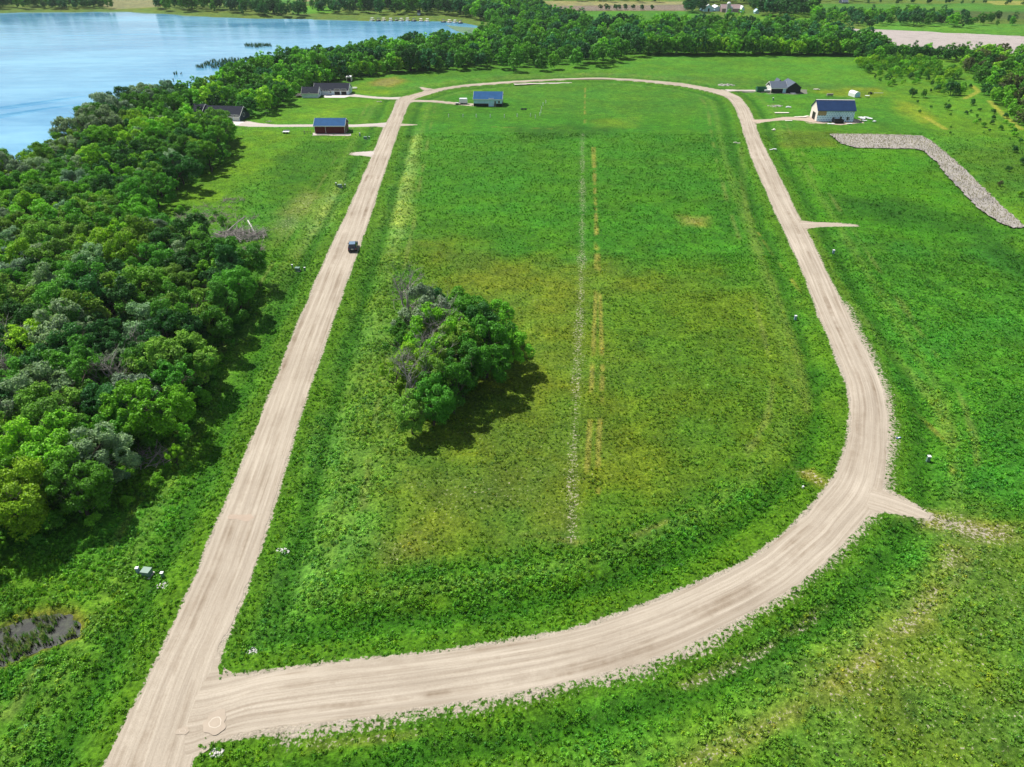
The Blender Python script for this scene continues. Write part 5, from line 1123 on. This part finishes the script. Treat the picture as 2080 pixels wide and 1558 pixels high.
log((196,880),(240,862),.22,'pale fallen trunk lying in the shade of the near wood','rockw',1.5,1.8); log((318,915),(338,865),.15,'broken grey limb leaning at the wood edge','greywood',.4,3.2)
brush(305,935,70,3.0,1.8,'tangle of dead branches at the lower wood edge by the fallen trunk','brush_pile','greywood',1.2); brush(205,945,40,2.6,1.6,'dead brush below the pale fallen trunk','brush_pile','greywood',.8); brush(190,1015,60,3.0,1.6,'grey dead branches at the dark lower edge of the near wood','brush_pile','greywood',1.4)
# farm beyond the wood
def shed2(L, Rr, yt, D, rise, wm, rm, label, name, axis='y', cat='barn', z=None, door=None):
    loc, rz, w = frame(L, Rr); ze = z or height((L[0]+Rr[0])/2, L[1], yt); e = empty(name, loc, rz, label, cat)
    if axis == 'y': gable(e, 0, w, 0, D, ze, rise, wm, rm, 'y')
    else: gable(e, 0, w, 0, D, ze, rise, wm, rm, 'x')
    if door: panel(e, 'door', w*door[0], w*door[1], 0, ze*.8, 0, M['black'], .06)
    return e, w, ze
shed2((1428.5,23.5),(1449,23.5),15.5,14,2.2,M['whiteribs'],M['whitepaint'],'left white roofed farm barn with a dark doorway','farm_barn',door=(.45,.6))
shed2((1451.5,23),(1464,23),16,14,1.4,M['whiteribs'],M['whitepaint'],'right and smaller white roofed farm barn beside the first','farm_barn')
shed2((1466,25),(1504,25),17,10,2.5,M['barnred'],M['barnred'],'long faded barn behind the silos','farm_barn','x'); shed2((1505,26),(1511,26),18,8,2.,M['whiteribs'],M['whitepaint'],'narrow pale barn end right of the silos','farm_barn')
shed2((1534,27.5),(1541,27.5),23,5,1.5,M['whiteribs'],M['whiteribs'],'small pale green shed far right of the silos','farm_shed',cat='shed')
for px, py, yt, r_, l_ in ((1477.5,30,3.5,1.6,'tall concrete silo with a pale dome'),(1483.5,30,12.5,1.2,'short silo with a pale dome right of the tall one')):
    x, y = G(px, py); h = height(px, py, yt); e = empty('silo', (x, y, 0), 0, l_, 'silo'); MB().cyl((0,0,0), r_, h-r_, 'z', 20).build('shaft', M['siloc'], e)
    b = MB(); 
    for k in range(5): a0, a1 = k*.3, (k+1)*.3; b.cyl((0,0,h-r_+r_*math.sin(a0)), r_*1.04*math.cos(a0), r_*(math.sin(a1)-math.sin(a0)), 'z', 20, r_*1.04*math.cos(a1))
    b.build('dome', M['whitepaint'], e)
for L, Rr, l_ in (((1648,8),(1660,8),'far farmhouse among dark trees on the skyline'),((1711,7.5),(1722,7.5),'blue grey far house right of the skyline farmhouse')): shed2(L, Rr, 4, 9, 3, M['darkblue'], M['greyshingle'], l_, 'far_house', 'x', 'house')
shed2((848,31),(853,31),26,6,1.6,M['white'],M['shingle'],'small white cabin in the trees behind the docks','lake_cabin','x','cabin')
# boats at docks on the far shore
def boat_parts(e, L, W, m):
    b = MB(); b.prism([(-L/2,-W/2),(L*.25,-W/2),(L/2,0),(L*.25,W/2),(-L/2,W/2)], .1, .75, 'z'); b.build('hull', m, e, .05)
    MB().box(-L*.3, -W*.4, .75, L*.15, W*.4, .82).build('deck', M['cream'], e); c_ = MB(); [c_.box(x, y_, .8, x+.08, y_+.08, 2.0) for x in (-L*.28, L*.1) for y_ in (-W*.36, W*.30)]; c_.build('canopy_frame', M['steel'], e)
    MB().box(-L*.34, -W*.45, 2.0, L*.16, W*.45, 2.12).build('canopy', m, e)
bt = [(758,38.6),(770,39),(781,38.8),(795,39.2),(806,38.6),(817,39.3),(829,38.8),(842,39.5),(856,39.8),(869,40.4),(902,41.6),(914,42.4),(925,43),(936,43.6)]
for i, (px, py) in enumerate(bt):
    x, y = G(px, py); y -= 3; e = empty('moored_boat', (x, y, -.95), R(rnd.uniform(60, 110)), '', 'boat', 'boats moored along the far shore')
    e['label'] = ('white canopied boat, first from the left of the row moored below the far trees' if i == 0 else 'last boat at the right end of the row moored below the far trees' if i == len(bt)-1 else 'small moored boat with a canopy in the row along the far shore')
    boat_parts(e, 6.0, 2.4, (M['whitepaint'], M['darkblue'], M['cream'])[i % 3])
    if i % 2 == 0:
        d = MB(); d.box(-.6, 0, .25, .6, 11, .35); [d.box(s, t_, -.6, s+.12, t_+.12, .6) for s in (-.6, .48) for t_ in (0, 5, 10)]; o = d.build('dock', M['greywood']); o.location = (x+3.2, y-1, -.9); tag(o, 'narrow grey dock running out between the moored boats', 'dock', 'docks along the far shore')
# the car
x, y = G(716.5,514.5); hd = math.atan2(*(np.array(G(740,460))-np.array(G(708,530)))[::-1]); e = empty('parked_car', (x, y, .15), hd-math.pi/2+R(6), 'dark blue grey sport utility car on the right side of the gravel road', 'car')
W_ = .97
body = MB(); body.prism([(0,.32),(4.5,.32),(4.6,.62),(4.52,.92),(3.45,1.06),(.08,1.08),(-.02,.72)], -W_, W_, 'x'); body.build('body', M['carpaint'], e, .05)
cab = MB(); 
v = [(-.88,.12,1.07),(.88,.12,1.07),(.88,3.35,1.06),(-.88,3.35,1.06),(-.70,.42,1.74),(.70,.42,1.74),(.70,2.45,1.76),(-.70,2.45,1.76)]
vs = [cab.bm.verts.new(p) for p in v]
for f_ in ((3,2,1,0),(4,5,6,7),(0,1,5,4),(1,2,6,5),(2,3,7,6),(3,0,4,7)): cab.bm.faces.new([vs[i] for i in f_])
cab.build('cabin', M['carpaint'], e, .04)
rw = MB(); rw.prism([(.145,1.13),(.385,1.66),(.365,1.68),(.12,1.15)], -.68, .68, 'x'); rw.build('rear_window', M['glass'], e)
ws = MB(); ws.prism([(3.26,1.12),(2.50,1.70),(2.53,1.735),(3.31,1.14)], -.70, .70, 'x'); ws.build('windscreen', M['glass'], e)
for s in (-1, 1):
    sw = MB(); sw.bm.free(); sw.bm = bmesh.new(); q_ = [(s*.865,.45,1.16),(s*.865,3.0,1.16),(s*.735,2.4,1.66),(s*.735,.62,1.66)]; A_ = [sw.bm.verts.new((a+s*.02, b_, c_)) for a, b_, c_ in q_]; B_ = [sw.bm.verts.new((a+s*.045, b_, c_)) for a, b_, c_ in q_]
    sw.bm.faces.new(A_); sw.bm.faces.new(B_[::-1]); [sw.bm.faces.new((A_[i], A_[(i+1) % 4], B_[(i+1) % 4], B_[i])) for i in range(4)]; sw.build('side_window', M['glass'], e)
    MB().box(s*W_-(.0 if s > 0 else .2), 2.85, 1.02, s*W_+(.2 if s > 0 else 0), 2.97, 1.2).build('mirror', M['black'], e, .02)
    MB().box(min(s*.93, s*.68), -.03, .78, max(s*.93, s*.68), .03, 1.0).build('tail_light', M['lamp'], e, .01)
    MB().box(min(s*.9, s*.6), 4.5, .66, max(s*.9, s*.6), 4.60, .84).build('headlight', M['trim'], e, .01)
    for yy in (.85, 3.65):
        wl = MB().cyl((s*W_-(.22 if s > 0 else .02), yy, .36), .36, .24, 'x', 20).build('wheel', M['tyre'], e); MB().cyl((s*(W_+.03)-(0 if s > 0 else .012), yy, .36), .2, .012, 'x', 12).build('rim', M['steel'], wl)
MB().box(-.94, -.10, .34, .94, .06, .58).build('bumper', M['black'], e, .03); MB().box(-.26, -.035, .76, .26, -.015, .90).build('number_plate', M['trim'], e); MB().box(-.66, .50, 1.775, .66, 2.3, 1.80).build('sky_sheen_panel', plain('roof_sky_sheen', (.16,.24,.33), .18, .6), e)  # paler panel paints the reflected sky on the dark car roof
# ------------------------------------------------------------------ air
m, t, o = mat('haze'); v = t.nodes.new('ShaderNodeVolumePrincipled'); v.inputs['Color'].default_value = (.80,.90,1,1); v.inputs['Density'].default_value = HAZE if 'HAZE' in globals() else .00006; v.inputs['Anisotropy'].default_value = .2
t.links.new(v.outputs[0], o.inputs['Volume'])
bb = MB(); bb.box(-9000, -3500, -5, 9000, 8600, 66); hz = bb.build('haze', m); tag(hz, kind='stuff')
